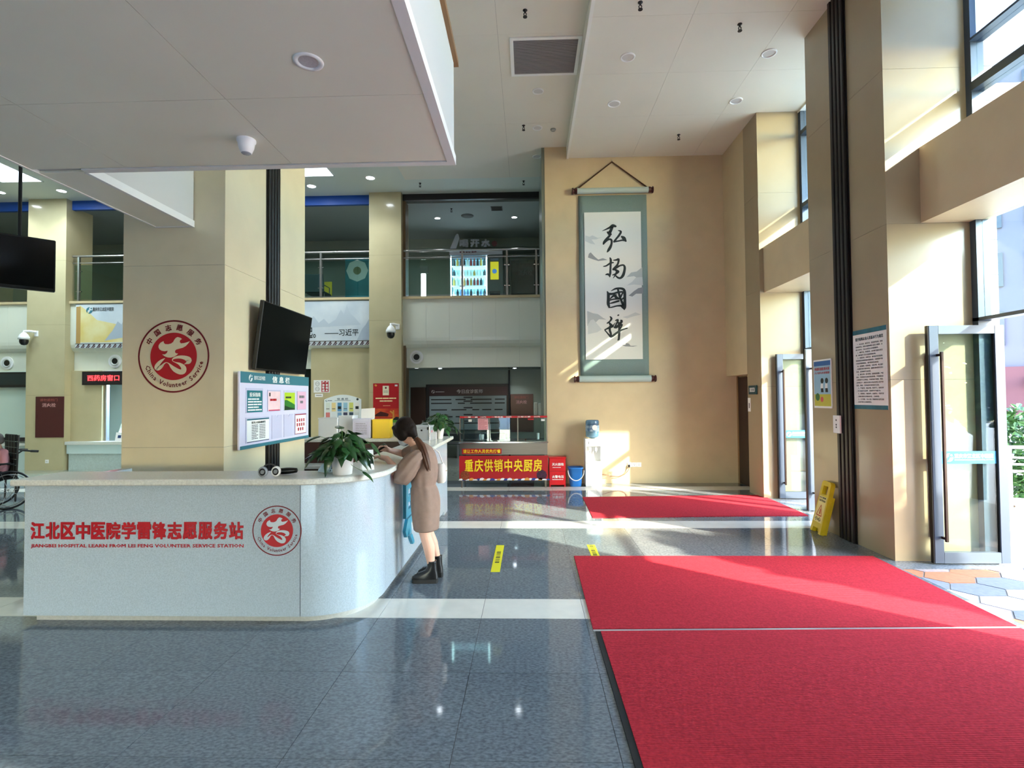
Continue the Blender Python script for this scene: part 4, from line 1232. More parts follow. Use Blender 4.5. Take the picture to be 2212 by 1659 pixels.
p2 = thing('poster', 'narrow cartoon poster in white frame on the pillar left of the ribbed strip', 'poster', (3.728, 7.05, 1.535), -pi / 2)
MB().box(0, 0.40, -0.012, 0, 0, 0.615).build('frame', PLASTIC, p2)
panel(p2, 'sky_print', mat('sky_print', (150, 190, 214), 0.5), 0.012, 0.388, 0.15, 0.595, -0.0135, 0.001)
panel(p2, 'blue_print', mat('blue_print', (40, 96, 160), 0.5), 0.012, 0.388, 0.535, 0.595, -0.014, 0.001)
panel(p2, 'grass_print', mat('grass_print', (196, 190, 70), 0.5), 0.012, 0.388, 0.025, 0.175, -0.014, 0.001)
text(p2, '构建和谐医患关系', REDINK, 0.03, 0.37, 0.475, 0.515, -0.0145, 0.02, 1)
text(p2, '人人参与共享健康', REDINK, 0.03, 0.37, 0.43, 0.46, -0.0145, 0.015, 1)
for x in (0.20, 0.30):
    fg = MB().disc(0.035, (x, -0.0146, 0.345), 12)
    fg.prism([(x - 0.03, 0.20), (x + 0.03, 0.20), (x + 0.015, 0.29), (x - 0.03, 0.29)], -0.0146, -0.0146)
    fg.build('figure_print', INK, p2)
    MB().prism([(x - 0.04, 0.25), (x + 0.02, 0.25), (x + 0.02, 0.31), (x - 0.03, 0.31)], -0.0149, -0.0149).build('shirt_print', PAPER, p2)
MB().disc(0.05, (0.09, -0.0149, 0.14), 10).build('tree_print', mat('tree_print', (50, 110, 60), 0.5), p2)
MB().disc(0.035, (0.19, -0.0149, 0.11), 10).build('basket_print', mat('basket_print', (210, 90, 90), 0.5), p2)

sw = thing('switch_card', 'small white card with black symbols over the edge of the ribbed strip', 'card', (3.672, 6.535, 1.245), -pi / 2)
MB().box(0, 0.135, -0.012, 0.012, 0, 0.21, 0.003).build('card', PAPER, sw)
for z in (0.155, 0.10, 0.07):
    MB().disc(0.012, (0.068, -0.0126, z), 10).build('symbol', INK, sw)

ws_ = thing('wet_floor_sign', 'yellow folded wet floor sign leaning on the pillar', 'sign', (3.55, 6.73, 0.0), rot=(0, 0, 0))
YP = mat('yellow_plastic', (214, 184, 26), 0.4, var=0.1, scale=12)
wm = Matrix.Rotation(-pi / 2 - 0.12, 4, 'Z') @ Matrix.Rotation(radians(-14), 4, 'X')
def wsheet(y):
    return [(-0.15, 0.0), (-0.10, 0.0), (-0.085, 0.06), (0.07, 0.06), (0.085, 0.0), (0.145, 0.0), (0.145, 0.14), (0.118, 0.62), (-0.122, 0.62), (-0.15, 0.14)]
fr_ = MB()
fr_.prism([(-0.15, 0.0), (-0.10, 0.0), (-0.085, 0.06), (0.07, 0.06), (0.085, 0.0), (0.145, 0.0), (0.138, 0.14), (0.127, 0.48), (-0.133, 0.48), (-0.145, 0.14)], -0.03, 0.02)
fr_.prism([(-0.133, 0.48), (-0.07, 0.48), (-0.07, 0.585), (0.065, 0.585), (0.065, 0.48), (0.127, 0.48), (0.12, 0.62), (0.09, 0.645), (-0.095, 0.645), (-0.126, 0.62)], -0.03, 0.02)
fr_.xf(wm)
fr_.build('front_leaf', YP, ws_)
MB().prism([(-0.14, 0.01), (0.135, 0.01), (0.12, 0.47), (-0.125, 0.47)], 0.025, 0.05).xf(wm).build('rear_leaf', YP, ws_)
MB().prism([(-0.118, 0.13), (0.112, 0.13), (0.10, 0.455), (-0.106, 0.455)], -0.0315, -0.0315).xf(wm).build('label_sheet', mat('sign_label', (236, 214, 140), 0.5), ws_)
tr_ = MB()
tri = [(-0.075, 0.215), (0.07, 0.215), (0.0, 0.345)]
for a, b in zip(tri, tri[1:] + tri[:1]):
    d = Vector((b[0] - a[0], b[1] - a[1])).normalized() * 0.007
    tr_.add([(a[0] - d.y, -0.033, a[1] + d.x), (b[0] - d.y, -0.033, b[1] + d.x), (b[0] + d.y, -0.033, b[1] - d.x), (a[0] + d.y, -0.033, a[1] - d.x)], [(0, 1, 2, 3)])
tr_.prism([(-0.01, 0.235), (0.03, 0.235), (0.02, 0.29), (-0.005, 0.305)], -0.033, -0.033)
tr_.xf(wm).build('warning_triangle', mat('orange_print', (196, 84, 40), 0.5), ws_)
for s_, x0, x1, z0, z1, mm in (('小心地滑', -0.09, 0.085, 0.425, 0.448, INK), ('CAUTION', -0.09, 0.085, 0.385, 0.412, INK), ('小心', -0.085, 0.075, 0.145, 0.198, INK)):
    o = text(ws_, s_, mm, x0, x1, z0, z1, -0.0335, 0.02, 1)
    o.data.transform(wm)

ds = thing('door_sign', 'small teal sign on the pillar beside the far door', 'sign', (3.878, 9.50, 1.72), -pi / 2)
MB().box(0.03, 0.36, -0.02, 0, 0, 0.155, 0.006).build('plate', mat('dark_teal_plate', (24, 72, 80), 0.4), ds)
panel(ds, 'face', PAPER, 0.09, 0.29, 0.045, 0.115, -0.0215, 0.001)
text(ds, '门诊部', mat('teal_text', (1, 1, 1)), 0.11, 0.27, 0.055, 0.105, -0.0225, 0.01, 1)
nc = thing('notice_card', 'small white card just below the teal door sign', 'card', (3.878, 9.54, 1.42), -pi / 2)
MB().box(0.0, 0.11, -0.004, 0, 0, 0.24).build('sheet', PAPER, nc)
MB().box(0.04, 0.07, -0.005, -0.004, 0.06, 0.15).build('print', INK, nc)
# ------------------------------------------------------------------ ceiling fittings
LAMPW = mat('lamp_white', (240, 240, 238), 0.4)
LIT = mat('lit_lamp', (236, 246, 255), 0.5, emit=9.0)
OFF = mat('unlit_lamp', (206, 204, 202), 0.5)
def downlight(x, y, z, r, label, group, lit=False, power=0, tilt=False):
    t = thing('ceiling_downlight', label, 'downlight', (x, y, z), group=group)
    MB().lathe([(r * 0.76, 0.0), (r * 0.8, -0.012), (r * 0.96, -0.012), (r, 0.0)], n=28, cap=False).build('ring', LAMPW, t)
    MB().lathe([(0.0005, 0.0), (r * 0.78, -0.002)], n=24, cap=False).build('diffuser', LIT if lit else OFF, t)
    if power:
        d = bpy.data.lights.new('spot_lamp', 'SPOT')
        d.energy = power
        d.spot_size = radians(120)
        d.spot_blend = 0.6
        d.shadow_soft_size = 0.07
        d.color = (0.86, 0.95, 1.0)
        o = bpy.data.objects.new('spot_lamp', d)
        COL.objects.link(o)
        o.parent = t
        o.location = (0, 0, -0.03)
    return t
G1 = 'round lamps in the ceiling by the entrance windows'
downlight(1.436, 7.41, 6.47, 0.105, 'unlit round lamp of the lower ceiling, next to the trim edge and nearer', G1)
downlight(3.393, 7.41, 6.47, 0.105, 'unlit round lamp of the lower ceiling, near the poster pillar top', G1)
downlight(1.432, 8.60, 6.47, 0.105, 'unlit round lamp of the lower ceiling, next to the trim edge and farther', G1)
downlight(3.395, 8.60, 6.47, 0.105, 'unlit round lamp of the lower ceiling, nearest the far upper window', G1)
G2 = 'round lamps in the higher ceiling beside the return grille'
downlight(0.20, 8.58, 6.70, 0.095, 'unlit round ceiling lamp just beyond the return grille', G2)
downlight(0.21, 9.76, 6.70, 0.095, 'unlit round ceiling lamp, second beyond the return grille', G2)
downlight(0.22, 10.94, 6.70, 0.095, 'unlit round ceiling lamp in shade above the end of the scroll wall', G2)
dl = thing('ceiling_downlight', 'large round recessed lamp in the low canopy above the counter', 'downlight', (-1.075, 2.563, 3.372))
MB().lathe([(0.040, 0.05), (0.048, 0.0), (0.055, -0.006), (0.071, -0.006), (0.073, 0.0)], n=36, cap=False).build('ring', LAMPW, dl)
MB().lathe([(0.0005, -0.0012), (0.047, -0.0012)], n=32, cap=False).build('diffuser', mat('frosted_diffuser', (196, 190, 190), 0.4, var=0.1, scale=80), dl)
G3 = 'lit lamps in the pale ceiling before the balcony'
downlight(-5.096, 12.34, 6.75, 0.12, 'lit ceiling lamp before the blue band right of the hall pillar', G3, True, 22)
downlight(-3.57, 11.94, 6.75, 0.12, 'lit ceiling lamp over the far column with the dome camera', G3, True, 18)
downlight(-11.154, 12.31, 6.75, 0.12, 'lit ceiling lamp over the far left column', G3, True, 18)
downlight(-12.684, 12.32, 6.75, 0.12, 'lit ceiling lamp beside the hanging screen pole', G3, True, 18)
G4 = 'lit lamps of the upper storey behind the balcony'
downlight(-2.433, 14.3, 6.60, 0.09, 'lit lamp of the upper storey left above the vending machine', G4, True, 14)
downlight(-0.342, 14.34, 6.60, 0.09, 'lit lamp of the upper storey right above the vending machine', G4, True, 14)
downlight(-3.95, 14.3, 6.60, 0.09, 'lit lamp of the upper storey behind the far column', G4, True, 10)
downlight(-12.6, 14.3, 6.60, 0.09, 'lit lamp of the upper storey behind the hanging screen', G4, True, 10)
G5 = 'lamps under the balcony'
downlight(-2.43, 14.6, 2.515, 0.06, 'lit lamp under the balcony over the duty board', G5, True, 7)
downlight(-0.38, 13.5, 2.515, 0.06, 'lit lamp under the balcony nearest the fascia', G5, True, 7)
downlight(-0.38, 14.9, 2.515, 0.06, 'lit lamp under the balcony near the maroon hydrant door', G5, True, 6)
downlight(-3.0, 14.2, 2.515, 0.06, 'lit lamp under the balcony beside the far column', G5, True, 5)
for x0, x1, y0, y1, lab in ((-12.07, -11.08, 10.5, 11.77, 'lit square ceiling panel light far left above the hanging screen'), (-6.0, -4.33, 11.2, 11.80, 'lit ceiling panel light just right of the hall pillar')):
    t = thing('panel_light', lab, 'ceiling light', ((x0 + x1) / 2, (y0 + y1) / 2, 6.75), group='square panel lights')
    a, b_ = (x1 - x0) / 2, (y1 - y0) / 2
    MB().box(-a, -a + 0.03, -b_, b_, -0.012, 0).box(a - 0.03, a, -b_, b_, -0.012, 0).box(-a, a, -b_, -b_ + 0.03, -0.012, 0).box(-a, a, b_ - 0.03, b_, -0.012, 0).build('frame', LAMPW, t)
    MB().box(-a + 0.03, a - 0.03, -b_ + 0.03, b_ - 0.03, -0.006, -0.001).build('diffuser', mat('lit_panel', (214, 238, 250), 0.5, emit=2.6), t)

vg = thing('return_air_grille', 'large grey air grille in a white frame beside the ceiling step', 'air grille', (-0.22, 7.26, 6.70))
VW, VD = 1.01, 0.88
MB().box(0, VW, 0, 0.05, -0.018, 0).box(0, VW, VD - 0.05, VD, -0.018, 0).box(0, 0.05, 0.05, VD - 0.05, -0.018, 0).box(VW - 0.05, VW, 0.05, VD - 0.05, -0.018, 0).build('frame', LAMPW, vg)
MB().box(0.05, VW - 0.05, 0.05, VD - 0.05, -0.003, -0.001).build('backing', mat('grille_dark', (70, 68, 72), 0.7), vg)
sl = MB().box(0.05, VW - 0.05, 0, 0.016, -0.013, -0.004).mesh('slat', mat('grille_slat', (142, 138, 140), 0.5))
for i in range(32):
    link('slat', sl, None, vg, (0, 0.056 + i * 0.0243, 0))
SPR = mat('sprinkler_black', (30, 28, 30), 0.5)
for x, y, z, lab in ((0.0, 6.754, 6.70, 'black sprinkler head on the higher ceiling before the air grille'), (-0.046, 9.668, 6.70, 'black sprinkler head on the higher ceiling near the far lamp'), (2.754, 6.805, 6.47, 'black sprinkler head on the lower ceiling between the nearer lamps'), (2.781, 9.687, 6.47, 'black sprinkler head on the lower ceiling near the scroll wall'), (1.395, 6.371, 6.47, 'black sprinkler head of the lower ceiling at the upper picture edge'), (-2.5, 12.3, 6.75, 'black sprinkler head left above the balcony opening'), (-0.07, 12.3, 6.75, 'black sprinkler head right above the balcony opening'), (-1.95, 13.6, 6.60, 'black sprinkler head inside the upper storey opening')):
    t = thing('sprinkler_head', lab, 'sprinkler', (x, y, z), group='ceiling sprinklers')
    MB().lathe([(0.03, 0), (0.03, -0.006), (0.012, -0.012), (0.012, -0.03)], n=12).build('socket', SPR, t)
    MB().tube([(0, 0, -0.028), (0.018, 0, -0.05), (0.012, 0, -0.075), (0, 0, -0.085), (-0.012, 0, -0.075), (-0.018, 0, -0.05), (0, 0, -0.028)], 0.006, 6).lathe([(0.028, -0.086), (0.028, -0.092)], n=12).build('deflector', SPR, t)
t = thing('smoke_detector', 'small grey smoke detector beside the higher ceiling lamp', 'smoke detector', (0.505, 9.83, 6.70))
MB().lathe([(0.05, 0), (0.05, -0.015), (0.035, -0.035), (0.02, -0.04)], n=16).build('body', mat('grey_detector', (150, 150, 145), 0.5), t)
t = thing('dome_camera', 'white cup-shaped camera hanging under the low canopy', 'camera', (-1.80, 3.33, 3.372))
MB().lathe([(0.058, 0), (0.058, -0.014), (0.052, -0.02), (0.046, -0.055), (0.034, -0.085), (0.030, -0.088)], n=24).build('housing', PLASTIC, t)
MB().lathe([(0.030, -0.088), (0.022, -0.094), (0.0005, -0.096)], n=20).build('lens_cover', mat('lens_grey', (160, 160, 166), 0.2), t)
t = thing('ceiling_speaker', 'dim oval ceiling speaker of the upper storey', 'speaker', (-1.6, 14.16, 6.60))
MB().lathe([(0.17, 0), (0.165, -0.012), (0.02, -0.02)], n=24).build('grille', mat('dim_grey', (90, 94, 92), 0.6), t)
t = thing('ceiling_vent', 'small dark vent in the upper storey ceiling', 'vent', (-0.78, 13.65, 6.60))
MB().box(-0.15, 0.15, -0.15, 0.15, -0.012, 0).build('frame', MATS['dim_grey'], t)
for i in range(5):
    MB().box(-0.13, 0.13, -0.13 + i * 0.055, -0.105 + i * 0.055, -0.02, -0.012).build('slat', SPR, t)

# ------------------------------------------------------------------ cameras on the columns
def ptz(loc, label, side):
    t = thing('security_camera', label, 'camera', loc)
    MB().box(-0.05, 0.05, -0.02, 0.0, -0.06, 0.08, 0.006).build('wall_plate', PLASTIC, t)
    MB().tube([(0, -0.02, 0.05), (side * 0.06, -0.12, 0.06), (side * 0.10, -0.19, 0.05), (side * 0.10, -0.19, 0.0)], 0.03, 10).build('bracket', PLASTIC, t)
    MB().lathe([(0.035, 0.02), (0.08, -0.03), (0.115, -0.10), (0.118, -0.15), (0.09, -0.155)], (side * 0.10, -0.19, 0), 20).build('housing', PLASTIC, t)
    MB().lathe([(0.088, -0.155), (0.092, -0.20), (0.08, -0.25), (0.05, -0.285), (0.01, -0.295)], (side * 0.10, -0.19, 0), 20).build('camera_ball', BLACK, t)
ptz((-3.16, 12.80, 3.43), 'white security camera with black ball on the column with the red poster', -1.2)
ptz((-12.18, 12.80, 3.37), 'white security camera with black ball on the far left column', -1.4)

# ------------------------------------------------------------------ column and wall furniture on the far side
def hydrant(loc, w, h, label, rotz=0, dim=False):
    t = thing('hydrant_cabinet', label, 'hydrant cabinet', loc, rotz, 'fire hydrant cabinets')
    m_ = MAROON if not dim else mat('grey_green_door', (92, 102, 92), 0.5)
    MB().box(-w / 2, w / 2, -0.02, 0, 0, h, 0.004).build('door', m_, t)
    ink = mat('dim_pink_letter', (190, 140, 140), 0.5) if not dim else mat('dim_grey_letter', (160, 164, 160), 0.5)
    text(t, '消火栓', ink, -w * 0.26, w * 0.22, h * 0.74, h * 0.84, -0.022, 0.02, 1)
    text(t, '请勿遮挡门', mat('dim_red_letter', (150, 80, 76), 0.5) if not dim else SPR, -w * 0.34, w * 0.28, h * 0.88, h * 0.95, -0.022, 0.01, 1)
    MB().box(-w / 2 + 0.03, -w / 2 + 0.05, -0.035, -0.02, h * 0.46, h * 0.56).build('handle', m_, t)
hydrant((-11.81, 12.80, 0.81), 0.72, 1.01, 'maroon hydrant cabinet door on the far left column')
hydrant((-0.195, 15.49, 0.70), 0.66, 1.10, 'dark maroon hydrant cabinet door beside the duty board')
hydrant((-0.05, 16.99, 4.2), 0.95, 1.9, 'dim grey hydrant door on the upper storey', 0, True)
t = thing('wall_socket', 'small white socket low on the far left column', 'socket', (-11.87, 12.80, 0.22))
MB().box(-0.045, 0.045, -0.012, 0, -0.045, 0.045, 0.004).build('plate', PLASTIC, t)
MB().box(-0.02, 0.02, -0.0135, -0.012, -0.004, 0.004).build('slot', GREYINK, t)

po3 = thing('poster', 'red poster with golden pillar and white booklet on the far column', 'poster', (-3.762, 12.797, 1.12))
MB().box(0, 0.625, -0.008, 0, 0, 0.95).build('sheet', mat('poster_red', (178, 18, 30), 0.5), po3)
panel(po3, 'orange_glow', mat('poster_orange', (206, 86, 40), 0.5, var=0.4, scale=4, vcol=(180, 30, 30)), 0, 0.625, 0.12, 0.34, -0.0085, 0.001)
panel(po3, 'green_ground', mat('poster_green', (90, 150, 50), 0.5), 0, 0.625, 0, 0.06, -0.009, 0.001)
bkl = panel(po3, 'booklet', mat('booklet_cream', (232, 226, 200), 0.5), 0.235, 0.385, 0.66, 0.89, -0.009, 0.001)
MB().disc(0.024, (0.31, -0.0096, 0.84), 14).build('seal', DKRED, bkl)
lines(bkl, GREYINK, 0.255, 0.365, 0.72, 0.78, 2, rl_, 0.3, -0.0096)
lines(po3, mat('pale_gold', (246, 220, 170), 0.5), 0.06, 0.565, 0.56, 0.61, 1, rl_, 0.6, -0.0092)
lines(po3, MATS['pale_gold'], 0.16, 0.48, 0.495, 0.545, 1, rl_, 0.6, -0.0092)
lines(po3, MATS['pale_gold'], 0.24, 0.42, 0.40, 0.42, 1, rl_, 0.4, -0.0092)
MB().prism([(0.03, 0.15), (0.06, 0.20), (0.18, 0.27), (0.30, 0.24), (0.38, 0.21), (0.36, 0.15)], -0.0092, -0.0092).build('roof_print', mat('dark_brown_print', (70, 20, 20), 0.5), po3)
MB().prism([(0.47, 0.06), (0.52, 0.06), (0.51, 0.30), (0.48, 0.30)], -0.0095, -0.0095).prism([(0.40, 0.27), (0.48, 0.20), (0.49, 0.24), (0.43, 0.29)], -0.0095, -0.0095).build('pillar_print', MATS['wave_gold'], po3)
MB().prism([(0.48, 0.06), (0.625, 0.06), (0.625, 0.13), (0.56, 0.14), (0.50, 0.10)], -0.0098, -0.0098).build('tree_print', SPR, po3)
MB().prism([(0.03, 0.91), (0.06, 0.93), (0.10, 0.905), (0.08, 0.875), (0.05, 0.88)], -0.0092, -0.0092).build('bull_print', MATS['wave_gold'], po3)
lines(po3, PAPER, 0.53, 0.595, 0.86, 0.92, 1, rl_, 0.7, -0.0092)

ns = thing('no_smoking_sign', 'white and red no smoking sign on the beige wall', 'sign', (-5.30, 12.988, 1.86))
MB().box(0, 0.40, -0.006, 0, 0, 0.31, 0.002).build('plate', PAPER, ns)
panel(ns, 'red_field', REDINK, 0.195, 0.375, 0.015, 0.29, -0.007, 0.001)
for z in (0.22, 0.09):
    MB().disc(0.052, (0.095, -0.0068, z), 20, 0.043).box(0.06, 0.13, -0.0068, -0.0062, z - 0.004, z + 0.004).build('ban_symbol', GREYINK, ns)
for i, s_ in enumerate(('严禁烟火', '严禁吸烟')):
    for k, ch in enumerate(s_):
        text(ns, ch, PAPER, 0.30 - i * 0.085, 0.36 - i * 0.085, 0.225 - k * 0.067, 0.283 - k * 0.067, -0.0085, 0.03, 1)
t = thing('notice_card', 'small pale card just below the no smoking sign', 'card', (-5.27, 12.988, 1.75))
MB().box(0, 0.20, -0.004, 0, 0, 0.085).build('sheet', PAPER, t)
MB().box(0.03, 0.17, -0.005, -0.004, 0.035, 0.05).build('print', GREYINK, t)

lr = thing('leaflet_board', 'arched white leaflet board with small pictures on the beige wall', 'leaflet board', (-5.03, 12.988, 0.75))
LW = 0.92
arch = [(0, 0), (LW, 0), (LW, 0.94)] + [(LW * (1 - k / 12), 0.94 + 0.115 * sin(pi * k / 12)) for k in range(1, 12)] + [(0, 0.94)]
MB().prism(arch, -0.025, 0).build('backing', mat('pale_board', (224, 232, 236), 0.5), lr)
logo_mark(lr, 0.03, 0.88, 0.05, TEAL, -0.0262)
text(lr, '信 息 栏', mat('slate_ink', (70, 90, 110), 0.5), 0.32, 0.60, 0.925, 0.975, -0.0262, 0.02, 1)
panel(lr, 'underline', MATS['slate_ink'], 0.26, 0.66, 0.908, 0.915, -0.0262, 0.001)
lines(lr, MATS['slate_ink'], 0.09, 0.23, 0.895, 0.92, 1, rl_, 0.6, -0.0262)
MB().disc(0.03, (0.83, -0.0262, 0.94), 10).build('lotus_print', INK, lr)
tones = [(214, 222, 216), (226, 206, 150), (90, 150, 196), (150, 196, 220), (210, 216, 120), (226, 228, 228), (206, 120, 120), (222, 228, 232), (120, 160, 200), (60, 60, 90), (50, 70, 90), (218, 224, 226)]
for r in range(2):
    for k in range(6):
        i = r * 6 + k
        lf = panel(lr, 'leaflet', mat('leaflet_%s' % ['mint', 'straw', 'azure', 'sky', 'lime', 'white', 'rose', 'pale', 'denim', 'violet', 'slate', 'frost'][i], tones[i], 0.5), 0.045 + k * 0.145, 0.145 + k * 0.145, 0.645 - r * 0.24, 0.86 - r * 0.24, -0.032, 0.006)
        panel(lf, 'print_block', INK if i in (2, 5, 9, 10) else GREYINK, 0.055 + k * 0.145, 0.135 + k * 0.145, 0.70 - r * 0.24, 0.77 - r * 0.24 if i in (2, 5, 9, 10) else 0.72 - r * 0.24, -0.0335, 0.001)

# ------------------------------------------------------------------ wide painted boards on the balcony front
def scene_board(x0, x1, z0, z1, label, left):
    t = thing('wall_mural', label, 'sign board', (0, 12.948, 0))
    MB().box(x0, x1, -0.03, -0.0, z0, z1, 0.004).build('board', mat('mural_pale', (206, 212, 216), 0.5, var=0.12, scale=1.3, vcol=(186, 196, 206)), t)
    MB().box(x0, x1, -0.036, -0.03, z1 - 0.018, z1).box(x0, x1, -0.036, -0.03, z0 + 0.10, z0 + 0.115).build('frame_line', mat('grey_line', (110, 110, 104), 0.5), t)
    n = int((x1 - x0) / 0.13)
    w = MB()
    for i in range(n):
        a = x0 + i * (x1 - x0) / n
        for q in (0, 0.045):
            w.add([(a + q, -0.0325, z0 + 0.005), (a + q + 0.03, -0.0325, z0 + 0.005), (a + q + 0.075, -0.0325, z0 + 0.06), (a + q + 0.045, -0.0325, z0 + 0.06)], [(0, 1, 2, 3)])
        w.add([(a + 0.04, -0.0327, z0 + 0.055), (a + 0.075, -0.0327, z0 + 0.055), (a + 0.11, -0.0327, z0 + 0.09), (a + 0.07, -0.0327, z0 + 0.10)], [(0, 1, 2, 3)])
    w.build('wave_border', mat('wave_border_ink', (74, 44, 50), 0.5), t)
    return t
m1 = scene_board(-5.60, -3.87, 3.02, 4.13, 'pale landscape board with brush lettering right of the hall pillar', False)
HILL = mat('mural_hill', (164, 176, 190), 0.6)
HILL2 = mat('mural_hill_far', (184, 194, 204), 0.6)
MB().prism([(-5.58, 3.45), (-5.40, 3.60), (-5.28, 3.75), (-5.15, 3.58), (-5.02, 3.68), (-4.9, 3.55), (-4.72, 3.66), (-4.60, 3.90), (-4.52, 3.78), (-4.45, 4.02), (-4.36, 3.80), (-4.25, 3.70), (-4.1, 3.52)], -0.0315, -0.0315).build('hill', HILL2, m1)
MB().prism([(-4.20, 3.14), (-4.08, 3.40), (-3.98, 3.52), (-3.90, 3.66), (-3.89, 3.14)], -0.032, -0.032).build('hill', HILL, m1)
text(m1, '起。', INK, -5.50, -5.22, 3.20, 3.48, -0.033, 0.01)
text(m1, '——习近平', INK, -5.0, -4.16, 3.25, 3.42, -0.033, 0.01)
m2 = scene_board(-11.30, -9.0, 3.02, 4.13, 'yellowish landscape board with hospital name left of the hall pillar', True)
MB().prism([(-11.20, 4.10), (-11.20, 3.16), (-10.0, 3.16), (-10.2, 3.60), (-10.75, 3.72), (-11.0, 3.95)], -0.0315, -0.0315).build('yellow_wash', mat('yellow_wash', (206, 184, 110), 0.6, var=0.2, scale=2, vcol=(220, 210, 160)), m2)
MB().prism([(-10.55, 3.20), (-10.35, 3.45), (-10.22, 3.68), (-10.12, 3.60), (-10.0, 3.85), (-9.9, 3.3)], -0.032, -0.032).build('hill', HILL, m2)
panel(m2, 'brown_post', mat('brown_post', (176, 140, 84), 0.5), -11.28, -11.17, 3.14, 4.06, -0.034, 0.004)
logo_mark(m2, -11.03, 3.88, 0.17, TEAL, -0.0335)
text(m2, '重庆市江北区中医院', INK, -10.86, -10.32, 3.94, 4.04, -0.0335, 0.012, 1)

def air_jet(x, z, label):
    t = thing('air_nozzle', label, 'air nozzle', (x, 13.08, z), group='round air nozzles')
    MB().disc(0.165, (0, -0.02, 0), 32, 0.12, 0.0).build('collar', PLASTIC, t)
    rings = []
    for r, y in ((0.12, -0.02), (0.105, -0.045), (0.075, -0.02)):
        rings.append([(r * cos(2 * pi * k / 28), y, r * sin(2 * pi * k / 28)) for k in range(28)])
    MB().ring_loft(rings, False, True).build('nozzle', mat('nozzle_grey', (206, 208, 206), 0.4), t)
    MB().disc(0.076, (0, -0.018, 0), 28).build('opening', BLACK, t)
air_jet(-2.76, 2.72, 'round white air nozzle under the balcony above the food cart')
air_jet(-10.40, 2.70, 'round white air nozzle over the lit red sign')
air_jet(-13.20, 2.68, 'round white air nozzle at the far left edge')

# ------------------------------------------------------------------ pharmacy windows on the far left
ld = thing('led_sign', 'black sign with glowing red characters over the pharmacy window', 'led sign', (-10.60, 12.93, 2.10))
MB().box(-0.53, 1.4, 0, 0.12, 0, 0.335, 0.004).build('housing', mat('sign_black', (20, 20, 24), 0.35), ld)
MB().box(-0.49, 1.36, -0.003, 0.001, 0.035, 0.30).build('screen', mat('sign_screen', (34, 30, 36), 0.3), ld)
text(ld, '西药房窗口', mat('led_red', (255, 40, 44), 0.5, emit=2.2), -0.385, 0.43, 0.10, 0.245, -0.006, 0.012)
l2 = thing('led_sign', 'unlit dark sign over the far left counter', 'led sign', (-13.6, 12.96, 2.06))
MB().box(-1.4, 1.14, 0, 0.09, 0, 0.38, 0.004).build('housing', MATS['sign_black'], l2)
MB().box(-1.36, 1.10, -0.003, 0.001, 0.06, 0.34).build('screen', mat('dark_teal_screen', (26, 42, 46), 0.3), l2)
pc = thing('pharmacy_counter', 'pale stone pharmacy counter under the lit red sign', 'counter', (0, 0, 0))
MB().box(-11.44, -5.7, 12.80, 12.985, 0.62, 0.70, 0.006).build('top', tp, pc)
MB().box(-11.42, -5.7, 12.84, 12.985, 0.40, 0.62).build('front_band', mat('pale_blue_stone', (196, 214, 216), 0.3), pc)
MB().box(-11.40, -5.7, 12.88, 12.985, 0.0, 0.40).build('base', mat('pale_grey_stone', (186, 200, 200), 0.4, var=0.1, scale=30), pc)
pc2 = thing('pharmacy_counter', 'pale counter at the far left edge behind the wheelchair', 'counter', (0, 0, 0))
MB().box(-16.5, -12.46, 12.84, 13.04, 0.60, 0.66, 0.006).build('top', tp, pc2)
MB().box(-16.5, -12.46, 12.90, 13.04, 0.0, 0.60).build('base', MATS['pale_blue_stone'], pc2)
MB().box(-16.5, -12.46, 12.98, 13.045, 0.70, 0.80).build('dark_rail', mat('dark_rail', (40, 34, 40), 0.4), pc2)
t = thing('stand_card', 'small white card standing on the pharmacy counter', 'card', (-10.13, 12.88, 0.70))
MB().box(-0.10, 0.10, -0.005, 0.005, 0, 0.22).xf(Matrix.Rotation(radians(-12), 4, 'X')).build('sheet', PAPER, t)
MB().box(-0.04, 0.04, -0.008, -0.005, 0.08, 0.15).xf(Matrix.Rotation(radians(-12), 4, 'X')).build('print', mat('navy_ink', (30, 56, 100), 0.5), t)
gw = thing('pharmacy_window', 'bluish glass service window beneath the lit red sign', 'window', (0, 0, 0))
MB().box(-10.66, -5.7, 13.10, 13.11, 0.72, 2.44).build('glass', GLASS, gw)
MB().box(-10.66, -10.60, 13.06, 13.16, 0.70, 2.44).box(-9.2, -9.14, 13.06, 13.16, 0.70, 2.44).build('frame', STEEL, gw)
area_light('pharmacy_room_lamp', (-9.5, 14.0, 2.45), (1.6, 0.8), 160, (0.7, 0.82, 1.0))

# ------------------------------------------------------------------ under the balcony: duty board, doors, seats
db = thing('duty_board', 'wide grey duty board with dark heading on the wall under the balcony', 'notice board', (-2.89, 15.49, 0.78))
MB().box(-0.10, 2.36, -0.04, 0, -0.02, 1.32, 0.004).build('frame', mat('board_frame', (28, 20, 26), 0.4), db)
panel(db, 'face', mat('board_grey', (134, 148, 152), 0.5), 0.0, 2.25, 0.0, 0.98, -0.042)
panel(db, 'heading', mat('board_heading', (52, 22, 32), 0.4), 0.0, 2.28, 1.0, 1.24, -0.042)
text(db, '今日应诊医师', mat('pale_letter', (190, 180, 184), 0.5), 0.80, 1.56, 1.05, 1.17, -0.0435, 0.02, 1)
logo_mark(db, 0.06, 1.06, 0.10, MATS['pale_letter'], -0.0435)
lines(db, MATS['pale_letter'], 0.18, 0.44, 1.08, 1.13, 1, rl_, 0.4, -0.0435)
